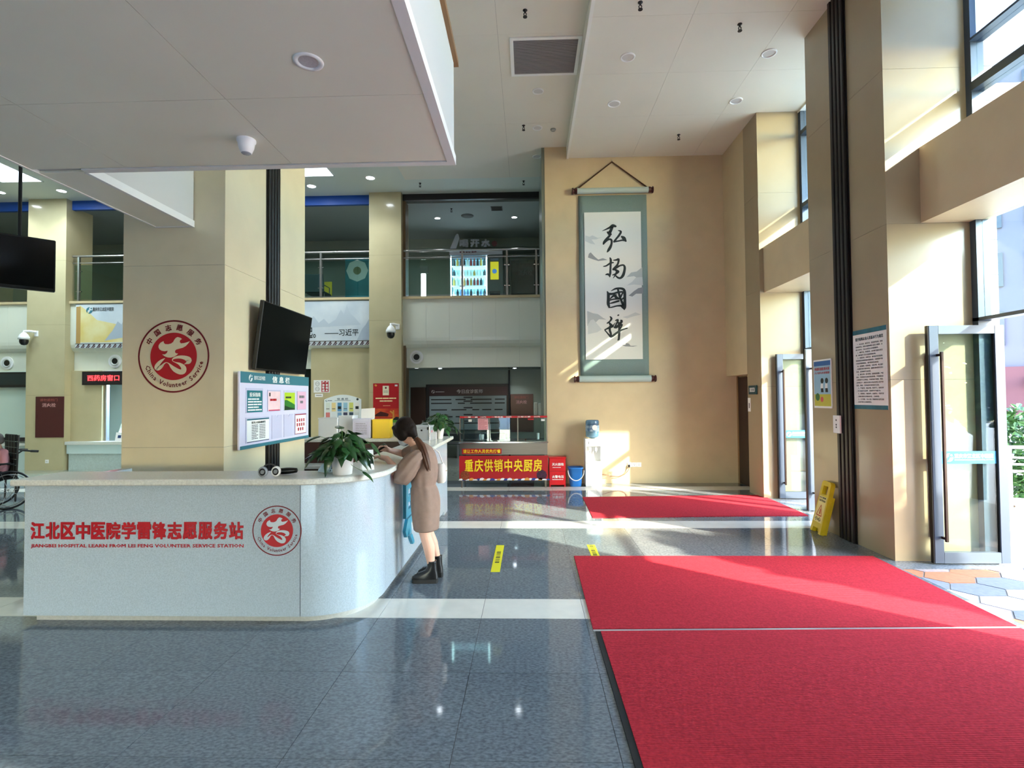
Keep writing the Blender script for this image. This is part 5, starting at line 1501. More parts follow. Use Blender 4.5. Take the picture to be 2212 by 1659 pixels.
for i, z in enumerate((0.86, 0.75, 0.56, 0.36, 0.17)):
    mbk = MB()
    x = 0.05
    while x < 2.1:
        w = rl_.uniform(0.2, 0.7)
        mbk.box(x, min(x + w, 2.2), -0.0445, -0.042, z, z + 0.034)
        x += w + rl_.uniform(0.08, 0.2)
    mbk.build('name_strip', SPR, db)
    panel(db, 'row_label', mat('dark_strip', (44, 44, 52), 0.5), 1.0, 1.26, z + 0.055, z + 0.095, -0.044)
for x, lab in ((-3.22, 'dark wooden door under the balcony beside the column'),):
    t = struct('door_5', MB().box(x - 0.22, x + 0.22, 15.44, 15.50, 0, 2.02), BROWN, None, lab, 'door')
    MB().box(x + 0.12, x + 0.16, 15.41, 15.44, 0.95, 1.05).build('handle', STEEL, t)
st_ = thing('waiting_bench', 'dark row of waiting seats below the duty board', 'bench', (-2.0, 15.0, 0))
MB().box(-1.4, 1.4, -0.1, 0.3, 0.40, 0.44, 0.01).build('seat', mat('dark_seat', (50, 58, 58), 0.4), st_)
MB().box(-1.4, 1.4, 0.28, 0.34, 0.46, 0.68, 0.01).build('backrest', MATS['dark_seat'], st_)
for x in (-1.2, 0, 1.2):
    MB().box(x - 0.03, x + 0.03, 0.0, 0.25, 0, 0.40).build('leg', STEEL, st_)
t = thing('pipe', 'thin dark vertical pipe right of the duty board', 'pipe', (-0.555, 15.38, 0))
MB().tube([(0, 0, 0), (0, 0, 2.5)], 0.025, 8).build('tube', SPR, t)
MB().box(-0.04, 0.04, 0, 0.06, 1.2, 1.25).build('clamp', SPR, t)
t = thing('soap_dispenser', 'pair of white dispensers at the underpass edge beside the cart', 'dispenser', (0.29, 13.2, 1.25))
for k in range(2):
    MB().box(-0.16 + k * 0.11, -0.07 + k * 0.11, -0.05, 0.05, 0, 0.33 - 0.02 * k, 0.015).build('dispenser_body', mat('dim_white', (180, 186, 182), 0.4), t)

# ------------------------------------------------------------------ balcony rails and the upper storey
def balcony_rail(x0, x1, posts, label):
    t = thing('balcony_railing', label, 'railing', (0, 12.98, 4.20), group='balcony railings')
    MB().tube([(x0, 0, 1.14), (x1, 0, 1.14)], 0.028, 10).build('handrail', STEEL, t)
    MB().tube([(x0, 0, 0.97), (x1, 0, 0.97)], 0.014, 8).build('mid_rail', STEEL, t)
    xs = [x0] + posts + [x1]
    for x in posts:
        p = MB().box(x - 0.022, x + 0.022, -0.025, 0.025, 0, 1.12).build('post', STEEL, t)
        for z in (0.25, 0.76):
            MB().box(x - 0.07, x + 0.07, -0.015, 0.015, z - 0.012, z + 0.012).build('clamp', CHROME, p)
    for a, b in zip(xs[:-1], xs[1:]):
        if b - a > 0.15:
            MB().box(a + 0.05, b - 0.05, -0.006, 0.006, 0.05, 0.92).build('glass_panel', RAILGLASS, t)
balcony_rail(-3.05, 0.34, [-1.60, -0.50, 0.22], 'steel and glass railing before the vending machine')
balcony_rail(-5.9, -3.88, [-5.12], 'steel and glass railing right of the hall pillar')
balcony_rail(-11.44, -6.2, [-11.28, -9.7, -8.2], 'steel and glass railing left of the hall pillar')
balcony_rail(-16.8, -12.46, [-15.5, -14.0], 'steel and glass railing behind the hanging screen')

vm = thing('vending_machine', 'lit drinks vending machine on the upper storey', 'vending machine', (-2.28, 15.45, 4.152))
VMW, VMH = 1.56, 1.92
VB = mat('machine_grey', (96, 104, 104), 0.5)
MB().box(0, VMW, 0.55, 0.6, 0, VMH).box(0, 0.03, 0, 0.55, 0, VMH).box(VMW - 0.03, VMW, 0, 0.55, 0, VMH).box(0.03, VMW - 0.03, 0, 0.55, 0, 0.12).box(0.03, VMW - 0.03, 0, 0.55, 1.72, VMH).box(1.10, VMW - 0.03, 0.0, 0.55, 0.12, 1.72).build('cabinet', VB, vm)
MB().box(0.03, 1.10, 0.50, 0.54, 0.12, 1.72).build('lit_back', mat('lit_back', (150, 196, 232), 0.5, emit=0.55), vm)
MB().box(0.03, 0.055, -0.005, 0.04, 0.14, 1.70).box(1.075, 1.10, -0.005, 0.04, 0.14, 1.70).build('light_tube', mat('machine_tube', (220, 242, 255), 0.5, emit=7), vm)
SHZ = (0.20, 0.52, 0.85, 1.14, 1.43)
for z in SHZ:
    MB().box(0.06, 1.07, 0.06, 0.5, z - 0.02, z).build('shelf', mat('machine_shelf', (220, 232, 240), 0.3, emit=0.5), vm)
MB().box(0.03, 1.10, 0.0, 0.008, 0.12, 1.72).build('glass_front', GLASS, vm)
hp = MB().box(0, VMW, -0.02, 0.0, 1.74, 1.90).build('header', mat('header_grey', (196, 196, 206), 0.5), vm)
text(hp, '健康·安全·营养', DKRED, 0.30, 0.80, 1.79, 1.85, -0.022, 0.02, 1)
MB().box(1.20, 1.44, -0.012, 0.0, 1.0, 1.52).build('yellow_display', mat('yellow_display', (226, 196, 40), 0.4, emit=0.35), vm)
MB().disc(0.07, (1.32, -0.014, 1.24), 16).build('blue_round', mat('blue_round', (80, 130, 210), 0.4, emit=0.3), vm)
MB().box(1.20, 1.44, -0.012, 0.0, 1.55, 1.62).build('coin_panel', mat('pale_violet', (140, 150, 190), 0.4), vm)
MB().box(1.18, 1.48, -0.006, 0.0, 0.24, 0.66).build('delivery_flap', BLACK, vm)
BOT = [MB().lathe([(0.038, 0), (0.041, 0.01), (0.041, 0.15), (0.017, 0.20), (0.017, 0.235)], n=10).mesh('bottle', mat('drink_%s' % k, c, 0.2, emit=0.25)) for k, c in (('pale', (214, 226, 232)), ('amber', (196, 160, 90)), ('berry', (150, 70, 76)), ('blue', (110, 150, 200)), ('dark', (50, 56, 66)))]
br = random.Random(2)
for r, z in enumerate(SHZ):
    for k in range(10):
        i = (0, 3, 0, 3, 4)[br.randrange(5)] if r < 2 else br.choice([0, 0, 1, 2, 4])
        o = link('bottle', BOT[i], None, None, (-2.28 + 0.115 + 0.10 * k, 15.45 + 0.14, 4.152 + z))
        sx = 0.8 if r == 3 else 1.0
        o.scale = (1, 1, sx)
        nm = ['lowest', 'second lowest', 'middle', 'second highest', 'highest'][r]
        tag(o, 'drink bottle standing on the %s lit shelf of the vending machine' % nm, 'bottle', 'drinks on the %s vending shelf' % nm)
vs_ = thing('vending_sign', 'white cut-out characters with a bottle shape above the vending machine', 'sign', (-2.28, 15.47, 6.075))
LET = mat('dim_white_letter', (190, 192, 206), 0.5)
for k, ch in enumerate('喝开水'):
    text(vs_, ch, LET, 0.30 + k * 0.32, 0.56 + k * 0.32, 0.03, 0.26, -0.03, 0.05, 1, extrude=0.03)
MB().prism([(0.02, 0.0), (0.20, 0.0), (0.30, 0.30), (0.27, 0.42), (0.23, 0.44), (0.18, 0.38), (0.13, 0.26)], -0.05, -0.02).build('bottle_cutout', LET, vs_)
MB().disc(0.08, (1.32, -0.02, 0.14), 14, 0, 0.02).build('face_cutout', mat('dim_face', (120, 70, 70), 0.5), vs_)

t = thing('light_column', 'white glowing upright light box at the left end of the balcony opening', 'light box', (-3.0, 15.2, 4.152))
MB().box(-0.07, 0.07, -0.03, 0.03, 0.3, 1.15, 0.02).build('lamp', mat('light_box', (244, 248, 250), 0.5, emit=3.0), t)
MB().box(-0.09, 0.09, -0.05, 0.05, 0, 0.3, 0.01).box(-0.10, 0.14, -0.03, 0.03, 1.15, 1.35).build('stand', MATS['dim_grey'], t)
t = thing('mural_panel', 'teal wall panel with round white emblem on the upper storey', 'panel', (-5.42, 15.6, 4.152))
MB().box(0, 1.2, 0, 0.04, 0, 1.75).build('panel', mat('teal_wall', (26, 122, 132), 0.5, var=0.3, scale=2), t)
MB().disc(0.33, (0.36, -0.004, 1.36), 8).build('octagon', mat('pale_round', (206, 222, 216), 0.5), t)
MB().disc(0.12, (0.36, -0.007, 1.36), 16).build('figure', mat('olive_print', (120, 130, 90), 0.5), t)
t = thing('yellow_notice', 'small yellow notice standing on the upper storey', 'sign', (-5.78, 15.2, 4.152))
MB().box(-0.11, 0.11, -0.01, 0.01, 0.55, 0.95).build('sheet', mat('yellow_sheet', (220, 200, 40), 0.5), t)
MB().box(-0.02, 0.02, -0.01, 0.01, 0, 0.55).box(-0.12, 0.12, -0.08, 0.08, 0, 0.02).build('stand', STEEL, t)
for x, lab in ((-10.3, 'dark waiting chair on the upper storey left of the hall pillar'), (-5.72, 'dark waiting chair on the upper storey right of the hall pillar')):
    t = thing('waiting_chair', lab, 'chair', (x, 14.3, 4.152), pi)
    MB().box(-0.27, 0.27, -0.25, 0.22, 0.40, 0.45, 0.01).build('seat', mat('dark_teal_seat', (40, 60, 64), 0.5), t)
    MB().box(-0.27, 0.27, 0.20, 0.25, 0.45, 0.92, 0.01).xf(Matrix.Rotation(radians(-8), 4, 'X')).build('backrest', MATS['dark_teal_seat'], t)
    for sx in (-0.24, 0.24):
        MB().tube([(sx, -0.2, 0), (sx, -0.2, 0.62), (sx, 0.18, 0.62)], 0.015, 6).build('armrest', STEEL, t)
        MB().tube([(sx, 0.18, 0), (sx, 0.18, 0.42)], 0.015, 6).build('leg', STEEL, t)
clad_column('column', -11.0, -10.55, 15.0, 15.5, 4.152, 6.60, CREAM, (5.6,))

# ------------------------------------------------------------------ hanging screen at the left edge
hs = thing('hanging_screen', 'black screen hanging on a ceiling pole at the far left edge', 'tv', (-6.44, 6.2, 3.42), radians(45))
MB().box(-0.56, 0.56, -0.05, 0.03, -0.33, 0.33, 0.01).build('casing', BLACK, hs)
MB().box(-0.54, 0.54, -0.052, -0.049, -0.29, 0.31).build('screen', SCREEN, hs)
MB().tube([(0.22, 0.06, 0.0), (0.22, 0.06, 3.30)], 0.02, 10).build('pole', SPR, hs)
MB().box(0.06, 0.38, 0.03, 0.09, -0.12, 0.12, 0.01).build('bracket', SPR, hs)
# ------------------------------------------------------------------ things on the counter
LEAFD = mat('dark_green_leaf', (30, 70, 32), 0.35, rand=0.4, var=0.25, scale=14, coat=0.2)
def leaf_mesh(L, W, droop, fold, m):
    vs, fs = [], []
    prof = [(0, 0.05), (0.08, 0.62), (0.22, 0.95), (0.40, 1.0), (0.60, 0.78), (0.80, 0.42), (1.0, 0.0)]
    for t, w in prof:
        x = L * t
        z = -droop * L * t * t
        h = W / 2 * w
        vs += [(x, -h, z - fold * h), (x, 0, z + fold * h * 0.3), (x, h, z - fold * h)]
    for i in range(len(prof) - 1):
        a = 3 * i
        fs += [(a, a + 3, a + 4, a + 1), (a + 1, a + 4, a + 5, a + 2)]
    me = MB().add(vs, fs, True).mesh('leaf', m)
    return me
LEAVES = [leaf_mesh(0.13, 0.085, 0.35, 0.25, LEAFD), leaf_mesh(0.15, 0.08, 0.6, 0.3, LEAFD), leaf_mesh(0.11, 0.075, 0.2, 0.15, LEAFD), leaf_mesh(0.16, 0.075, 0.85, 0.35, LEAFD)]
def potted(name, label, loc, pot_prof, n, spread, height, seed, scale, pot_mat, extra=()):
    t = thing(name, label, 'plant', loc)
    pot = MB().lathe(pot_prof, n=28).build('pot', pot_mat, t)
    top = pot_prof[3][1] if len(pot_prof) > 3 else pot_prof[-1][1]
    MB().lathe([(0.001, top - 0.02), (pot_prof[2][0] * 0.92, top - 0.02)], n=18, cap=False).build('soil', mat('soil', (60, 44, 32), 0.95), t)
    r_ = random.Random(seed)
    stems = MB()
    spec = []
    for i in range(n):
        a = i * 2.399963 + r_.uniform(-0.3, 0.3)
        q = sqrt((i + 0.5) / n)
        rad = spread * (0.12 + 0.72 * q) * r_.uniform(0.75, 1.1)
        zz = top + height * (1.0 - 0.92 * q ** 1.6) * r_.uniform(0.75, 1.05) - 0.01
        spec.append((a, rad, zz, r_.uniform(-0.15, 0.55) * (0.4 + q), r_.choice(LEAVES), r_.uniform(0.8, 1.25) * scale))
    for (a, rad, zz, pitch, s) in extra:
        spec.append((a, rad, zz, pitch, LEAVES[1], s * scale))
    for a, rad, zz, pitch, me, s in spec:
        p = (rad * cos(a), rad * sin(a), zz)
        stems.tube([(0.02 * cos(a), 0.02 * sin(a), top - 0.02), (0.5 * p[0], 0.5 * p[1], top + (zz - top) * 0.75 + 0.01), p], 0.0025 * scale, 5)
        o = link('leaf', me, None, t, p, (r_.uniform(-0.5, 0.5), pitch, a))
        o.scale = (s, s, s)
    stems.build('stems', mat('green_stem', (90, 130, 60), 0.5), t)
    return t
potted('potted_plant', 'large leafy plant in a white pot on the counter corner', (-1.487, 4.215, 1.10), [(0.066, 0), (0.074, 0.004), (0.086, 0.135), (0.092, 0.15), (0.086, 0.15), (0.082, 0.13)], 120, 0.235, 0.215, 5, 0.70, PLASTIC,
       ((2.2, 0.03, 0.36, -0.6, 1.3), (0.4, 0.22, 0.24, 0.5, 1.3), (2.95, 0.20, 0.30, -0.1, 1.3), (-0.3, 0.19, 0.03, 0.15, 1.1), (3.3, 0.2, 0.2, 0.6, 1.3)))
potted('potted_plant', 'smaller bushy plant in a white pot at the far counter corner', (-1.335, 7.90, 1.10), [(0.05, 0), (0.056, 0.004), (0.075, 0.14), (0.08, 0.15), (0.074, 0.15), (0.07, 0.13)], 100, 0.27, 0.26, 8, 0.7, PLASTIC, ((0.1, 0.26, 0.14, 0.3, 1.0),))

def carton(name, label, cat, loc, rz, w, d, h, m, extra=None):
    t = thing(name, label, cat, loc, rz)
    MB().box(-w / 2, w / 2, -d / 2, d / 2, 0, h, 0.006).build('body', m, t)
    if extra: extra(t, w, d, h)
    return t
def front_sheet(m):
    def f(t, w, d, h):
        p = panel(t, 'front_sheet', m, -w * 0.4, w * 0.38, h * 0.14, h * 0.86, -d / 2 - 0.002, 0.002)
        lines(p, GREYINK, -w * 0.33, w * 0.3, h * 0.2, h * 0.8, 7, rl_, 0.25, -d / 2 - 0.0026)
    return f
def slot_top(t, w, d, h):
    MB().box(-w * 0.3, w * 0.3, -0.008, 0.008, h, h + 0.002).build('slot', BLACK, t)
    MB().box(-w / 2 - 0.004, w / 2 + 0.004, -d / 2 - 0.004, d / 2 + 0.004, h - 0.02, h - 0.001).build('lid', t.children[0].data.materials[0], t)
WBOX = mat('white_box', (222, 226, 232), 0.45)
carton('suggestion_box', 'plain white box on the rear counter, leftmost behind the big plant', 'box', (-3.07, 8.16, 1.10), 0.02, 0.29, 0.22, 0.315, WBOX, slot_top)
carton('suggestion_box', 'taller white box on the rear counter between the plain box and the printed box', 'box', (-2.80, 8.2, 1.10), -0.05, 0.22, 0.22, 0.345, WBOX, slot_top)
carton('printed_box', 'lilac-white box with printed sheet beside the yellow box', 'box', (-2.535, 8.12, 1.10), 0.03, 0.275, 0.24, 0.30, mat('lilac_box', (206, 206, 228), 0.4), front_sheet(mat('lilac_paper', (200, 198, 222), 0.5)))
carton('yellow_box', 'bright yellow box on the rear counter', 'box', (-2.245, 8.13, 1.10), 0.10, 0.27, 0.24, 0.285, mat('yellow_card', (236, 194, 18), 0.4), lambda t, w, d, h: MB().box(-w / 2 - 0.002, w / 2 + 0.002, -d / 2 - 0.002, d / 2 + 0.002, h - 0.012, h + 0.001).build('lid', MATS['yellow_card'], t))
t = thing('table_sign', 'tilted blank white card standing on the printed box', 'card', (-2.47, 8.12, 1.401))
MB().box(-0.105, 0.105, -0.003, 0.003, 0, 0.155).xf(Matrix.Rotation(radians(-14), 4, 'X') @ Matrix.Rotation(radians(-3), 4, 'Y')).build('card', PAPER, t)
MB().box(-0.09, 0.09, -0.02, 0.03, 0, 0.006).build('foot', PLASTIC, t)

al = thing('metal_case', 'aluminium case with clasps on the far counter corner', 'case', (-1.50, 7.68, 1.10), radians(-14))
ALC = mat('case_aluminium', (196, 200, 206), 0.32, metal=0.55)
MB().box(-0.12, 0.12, -0.115, 0.115, 0, 0.215, 0.004).build('body', ALC, al)
MB().box(-0.122, 0.122, -0.117, 0.117, 0.175, 0.178).build('lid_seam', GREYINK, al)
for sx in (-1, 1):
    for sy in (-1, 1):
        MB().box(sx * 0.12 - 0.008, sx * 0.12 + 0.008, sy * 0.115 - 0.008, sy * 0.115 + 0.008, 0, 0.218, 0.002).build('corner_strip', CHROME, al)
for x in (-0.105, 0.085):
    MB().box(x, x + 0.02, -0.122, -0.115, 0.15, 0.19).build('clasp', BLACK, al)
MB().box(-0.015, 0.012, -0.122, -0.115, 0.13, 0.155, 0.003).build('lock', BLACK, al)
MB().tube([(-0.05, 0, 0.215), (-0.045, 0, 0.24), (0.045, 0, 0.24), (0.05, 0, 0.215)], 0.008, 8).build('handle', CHROME, al)
MB().box(0.118, 0.1215, -0.05, -0.02, 0.11, 0.14).build('pink_sticker', mat('pink_sticker', (220, 120, 150), 0.5), al)

hp = thing('headphones', 'black and white headphones lying on the counter before the pillar', 'headphones', (-2.02, 4.10, 1.10), 0.2)
arc = [(0.052 * cos(a), -0.035 * sin(a) * 0 + 0.012, 0.052 + 0.045 * sin(a)) for a in [pi * k / 16 for k in range(17)]]
MB().tube(arc, 0.007, 8).build('headband', BLACK, hp)
for sx, mm in ((-1, mat('clear_grey', (150, 154, 160), 0.2)), (1, PLASTIC)):
    rings = [[(sx * 0.048 + 0.034 * r * cos(2 * pi * k / 20), y, 0.040 + 0.040 * r * sin(2 * pi * k / 20)) for k in range(20)] for r, y in ((0.7, -0.018), (1.0, -0.012), (1.0, 0.012), (0.8, 0.02))]
    c_ = MB().ring_loft(rings, True, True).build('ear_cup', mm, hp)
    rings = [[(sx * 0.048 + 0.024 * r * cos(2 * pi * k / 16), y, 0.040 + 0.028 * r * sin(2 * pi * k / 16)) for k in range(16)] for r, y in ((0.6, -0.024), (1.0, -0.018))]
    MB().ring_loft(rings, True, True).build('ear_pad', BLACK, c_)
bgk = thing('black_pouch', 'small black pouch beside the headphones on the counter', 'pouch', (-1.93, 4.22, 1.10), 0.1)
MB().ring_loft([[(x, y * s, z * s2) for x, y, z in ()] for s, s2 in ()] or [[(-0.07 + 0.14 * k / 5, 0.03 * cos(2 * pi * j / 12) * (0.6 + 0.4 * sin(pi * k / 5)), 0.026 + 0.026 * sin(2 * pi * j / 12) * (0.7 + 0.3 * sin(pi * (k + 1) / 6)) + 0.006 * k / 5) for j in range(12)] for k in range(6)], True, True).build('body', BLACK, bgk)
MB().tube([(-0.05, -0.031, 0.03), (0.06, -0.031, 0.034)], 0.002, 6).build('zipper', GREYINK, bgk)
bl = thing('blue_cloth', 'crumpled pale blue cloth with dark trim behind the white pot', 'cloth', (-1.64, 4.36, 1.10))
BLC = mat('pale_blue_cloth', (160, 190, 220), 0.85, bump=0.2, bscale=40)
rings = []
cr = random.Random(6)
for k, (w, h) in enumerate(((0.105, 0.002), (0.10, 0.03), (0.082, 0.058), (0.055, 0.08), (0.022, 0.094))):
    rings.append([((w + cr.uniform(-0.006, 0.006)) * cos(2 * pi * j / 14) + 0.02 * k / 4, (w * 0.6 + cr.uniform(-0.005, 0.005)) * sin(2 * pi * j / 14), h + cr.uniform(-0.004, 0.004) * (k > 0)) for j in range(14)])
MB().ring_loft(rings, True, True).build('folds', BLC, bl)
MB().tube([(0.02, -0.062, 0.012), (0.035, -0.056, 0.04), (0.025, -0.036, 0.075), (0.02, -0.01, 0.094)], 0.004, 6).build('trim', mat('navy_trim', (30, 44, 80), 0.7), bl)
pd = thing('paper_stand', 'small folded white stand with dark print right of the big plant', 'sign', (-1.375, 4.50, 1.10), 0.5)
MB().box(-0.05, 0.05, -0.002, 0.002, 0, 0.17).xf(Matrix.Translation((0, -0.04, 0)) @ Matrix.Rotation(radians(-14), 4, 'X')).build('front_sheet', PAPER, pd)
MB().box(-0.05, 0.05, -0.002, 0.002, 0, 0.17).xf(Matrix.Translation((0, 0.042, 0)) @ Matrix.Rotation(radians(14), 4, 'X')).build('rear_sheet', PAPER, pd)
MB().box(-0.045, 0.045, -0.004, -0.002, 0.05, 0.08).box(-0.045, 0.045, -0.004, -0.002, 0.11, 0.12).xf(Matrix.Translation((0, -0.04, 0)) @ Matrix.Rotation(radians(-14), 4, 'X')).build('print', INK, pd)

# ------------------------------------------------------------------ people
SKIN = mat('skin', (226, 178, 156), 0.5, var=0.06, scale=10)
HAIR = mat('dark_brown_hair', (26, 17, 14), 0.6, spec=0.25, bump=0.25, bscale=120, stretch=None)
HAIRT = mat('brown_hair_tail', (84, 50, 32), 0.5, var=0.4, scale=60, stretch=(8, 8, 1))
def chain(mb, pts, n=12, flat=None):
    """a closed tapered limb through (x, y, z, r) points with rounded ends"""
    P = [Vector(p[:3]) for p in pts]
    R = [p[3] for p in pts]
    d0, d1 = (P[0] - P[1]).normalized(), (P[-1] - P[-2]).normalized()
    Q, S = [], []
    for k in (1.0, 0.75, 0.4):
        Q.append(P[0] + d0 * R[0] * k); S.append(R[0] * max(0.05, sqrt(1 - k * k)))
    Q += P; S += R
    for k in (0.4, 0.75, 1.0):
        Q.append(P[-1] + d1 * R[-1] * k); S.append(R[-1] * max(0.05, sqrt(1 - k * k)))
    return mb.tube(Q, S, n)
def ellipsoid(mb, c, r, rot=None, n=16, m=10):
    M = Matrix.Translation(c) @ (rot.to_matrix().to_4x4() if rot else Matrix()) @ Matrix.Diagonal((*r, 1))
    rings = [[M @ Vector((sin(pi * j / m) * cos(2 * pi * i / n), sin(pi * j / m) * sin(2 * pi * i / n), cos(pi * j / m))) for i in range(n)] for j in range(1, m)]
    top, bot = M @ Vector((0, 0, 1)), M @ Vector((0, 0, -1))
    b = len(mb.v)
    mb.ring_loft(rings, False, True)
    e = len(mb.v)
    mb.add([top, bot], [])
    for i in range(n):
        k = (i + 1) % n
        mb.f.append((e, b + i, b + k)); mb.sm.append(True)
        mb.f.append((e + 1, b + (m - 2) * n + k, b + (m - 2) * n + i)); mb.sm.append(True)
    return mb
def fuse(mb, name, m, parent, voxel=0.006, smooth=6):
    """turns overlapping closed shapes into one continuous skin"""
    me = mb.mesh(name + '_raw')
    o = bpy.data.objects.new(name + '_raw', me)
    COL.objects.link(o)
    r = o.modifiers.new('remesh', 'REMESH'); r.mode = 'VOXEL'; r.voxel_size = voxel; r.use_smooth_shade = True
    s = o.modifiers.new('smooth', 'SMOOTH'); s.factor = 0.5; s.iterations = smooth
    bpy.context.view_layer.update()
    ev = o.evaluated_get(bpy.context.evaluated_depsgraph_get())
    out = bpy.data.meshes.new_from_object(ev)
    bpy.data.objects.remove(o)
    out.name = name
    out.materials.clear()
    out.polygons.foreach_set('use_smooth', [True] * len(out.polygons))
    return link(name, out, m, parent)
def hand(mb, wrist, direc, palm_n, s=1.0, curl=0.6):
    """palm, four fingers and a thumb, curled towards palm_n"""
    d = Vector(direc).normalized()
    nrm = Vector(palm_n).normalized()
    nrm = (nrm - d * nrm.dot(d)).normalized()
    side = d.cross(nrm)
    W = Vector(wrist)
    def P(a, b_, c): return W + (d * a + side * b_ + nrm * c) * s
    for b_ in (-0.024, -0.008, 0.008, 0.024):
        chain(mb, [(*P(-0.01, b_ * 0.8, 0), 0.012 * s), (*P(0.045, b_, 0), 0.0125 * s), (*P(0.078, b_, 0), 0.0115 * s)], 8)
    for b_, L in ((-0.028, 0.058), (-0.0095, 0.070), (0.0095, 0.074), (0.028, 0.066)):
        c1, c2 = curl * 0.7, curl * 1.7
        p0 = P(0.078, b_, 0)
        p1 = p0 + (d * cos(c1) + nrm * sin(c1)) * L * 0.52 * s
        p2 = p1 + (d * cos(c2) + nrm * sin(c2)) * L * 0.48 * s
        chain(mb, [(*p0, 0.0095 * s), (*p1, 0.0088 * s), (*p2, 0.0072 * s)], 8)
    t0, t1 = P(0.018, 0.026, 0.004), P(0.046, 0.052, 0.016)
    t2 = P(0.074, 0.056, 0.030)
    chain(mb, [(*t0, 0.013 * s), (*t1, 0.011 * s), (*t2, 0.0085 * s)], 8)

def head_shape(mb, M, s=1.0):
    """skull, jaw, nose, lips, ears and neck root; face looks along local -y"""
    T = lambda *p: M @ (Vector(p) * s)
    R = M.to_3x3()
    q = M.to_quaternion()
    ellipsoid(mb, T(0, 0.012, 0.035), (0.076 * s, 0.096 * s, 0.088 * s), q)
    ellipsoid(mb, T(0, -0.018, -0.03), (0.060 * s, 0.072 * s, 0.082 * s), q)
    ellipsoid(mb, T(0, -0.060, -0.088), (0.026 * s, 0.024 * s, 0.022 * s), q)
    chain(mb, [(*T(0, -0.080, 0.022), 0.008 * s), (*T(0, -0.098, -0.018), 0.0125 * s)], 8)
    ellipsoid(mb, T(0, -0.086, -0.056), (0.020 * s, 0.010 * s, 0.009 * s), q)
    for sx in (-1, 1):
        ellipsoid(mb, T(sx * 0.075, 0.012, -0.012), (0.010 * s, 0.020 * s, 0.032 * s), q)
        ellipsoid(mb, T(sx * 0.03, -0.076, 0.024), (0.022 * s, 0.012 * s, 0.010 * s), q)

def eyes(parent, M, s=1.0):
    for sx in (-1, 1):
        e = MB()
        ellipsoid(e, M @ Vector((sx * 0.030 * s, -0.082 * s, 0.008 * s)), (0.013 * s, 0.008 * s, 0.008 * s), M.to_quaternion())
        o = e.build('eye', mat('eye_white', (236, 234, 230), 0.2), parent)
        e = MB()
        ellipsoid(e, M @ Vector((sx * 0.030 * s, -0.089 * s, 0.008 * s)), (0.0055 * s, 0.003 * s, 0.0055 * s), M.to_quaternion())
        e.build('iris', mat('iris', (40, 26, 20), 0.2), o)

# --- the woman leaning on the counter: she faces -x, head bent down
wo = thing('person', 'woman in brown dress with long ponytail leaning on the counter in black boots', 'person', (-0.96, 5.0, 0))
def L(x, y, z): return (x + 0.96, y - 5.0, z)
body = MB()
HM = Matrix.Translation(L(-1.165, 5.0, 1.385)) @ Matrix.Rotation(radians(-128), 4, 'Z') @ Matrix.Rotation(radians(36), 4, 'X')
head_shape(body, HM, 1.0)
chain(body, [(*L(-1.115, 5.0, 1.32), 0.052), (*L(-1.05, 5.0, 1.245), 0.050), (*L(-1.0, 5.0, 1.18), 0.062)])
for sy in (-1, 1):
    chain(body, [(*L(-0.99, 5.0 + sy * 0.02, 1.17), 0.07), (*L(-1.0, 5.0 + sy * 0.15, 1.165), 0.052)])
ellipsoid(body, L(-0.99, 5.0, 1.05), (0.10, 0.15, 0.17), Euler((0, radians(-8), 0)))
ellipsoid(body, L(-0.985, 5.0, 0.74), (0.115, 0.155, 0.17))
chain(body, [(*L(-0.99, 5.0, 1.0), 0.11), (*L(-0.99, 5.0, 0.80), 0.11)])
# near (left) arm hangs out over the edge and comes up to the top; far arm lies on the counter
chain(body, [(*L(-1.01, 4.845, 1.16), 0.048), (*L(-1.14, 4.80, 0.985), 0.040), (*L(-1.20, 4.82, 1.05), 0.034)])
chain(body, [(*L(-1.20, 4.82, 1.05), 0.034), (*L(-1.32, 4.92, 1.143), 0.028), (*L(-1.40, 4.99, 1.15), 0.023)])
chain(body, [(*L(-1.02, 5.15, 1.16), 0.047), (*L(-1.24, 5.24, 1.155), 0.038), (*L(-1.36, 5.14, 1.20), 0.024)])
hand(body, L(-1.41, 5.0, 1.152), (-0.9, 0.45, -0.05), (0, 0, -1), 0.92, 0.45)
hand(body, L(-1.365, 5.135, 1.205), (-0.75, -0.5, 0.25), (0.3, -0.6, -0.5), 0.92, 0.7)
for sy, (kx, kz, axx, ay) in ((-1, (-0.965, 0.455, -0.905, 4.935)), (1, (-0.975, 0.455, -0.885, 5.10))):
    y0 = 5.0 + sy * 0.075
    chain(body, [(*L(-0.965, y0, 0.68), 0.082), (*L(-0.975, y0, 0.52), 0.064), (*L(kx, y0, kz - 0.01), 0.053), (*L(-0.93, (y0 + ay) / 2, 0.32), 0.054), (*L(axx - 0.012, ay, 0.20), 0.039), (*L(axx, ay, 0.12), 0.034), (*L(axx - 0.01, ay, 0.07), 0.036)], 14)
    chain(body, [(*L(axx, ay, 0.06), 0.03), (*L(axx - 0.13, ay, 0.045), 0.025)])
fuse(body, 'body', SKIN, wo, 0.0055, 5)
eyes(wo, HM)
mk = MB()
ellipsoid(mk, HM @ Vector((0, -0.062, -0.058)), (0.062, 0.048, 0.055), HM.to_quaternion())
mk.build('face_mask', mat('white_mask', (216, 222, 230), 0.7), wo)
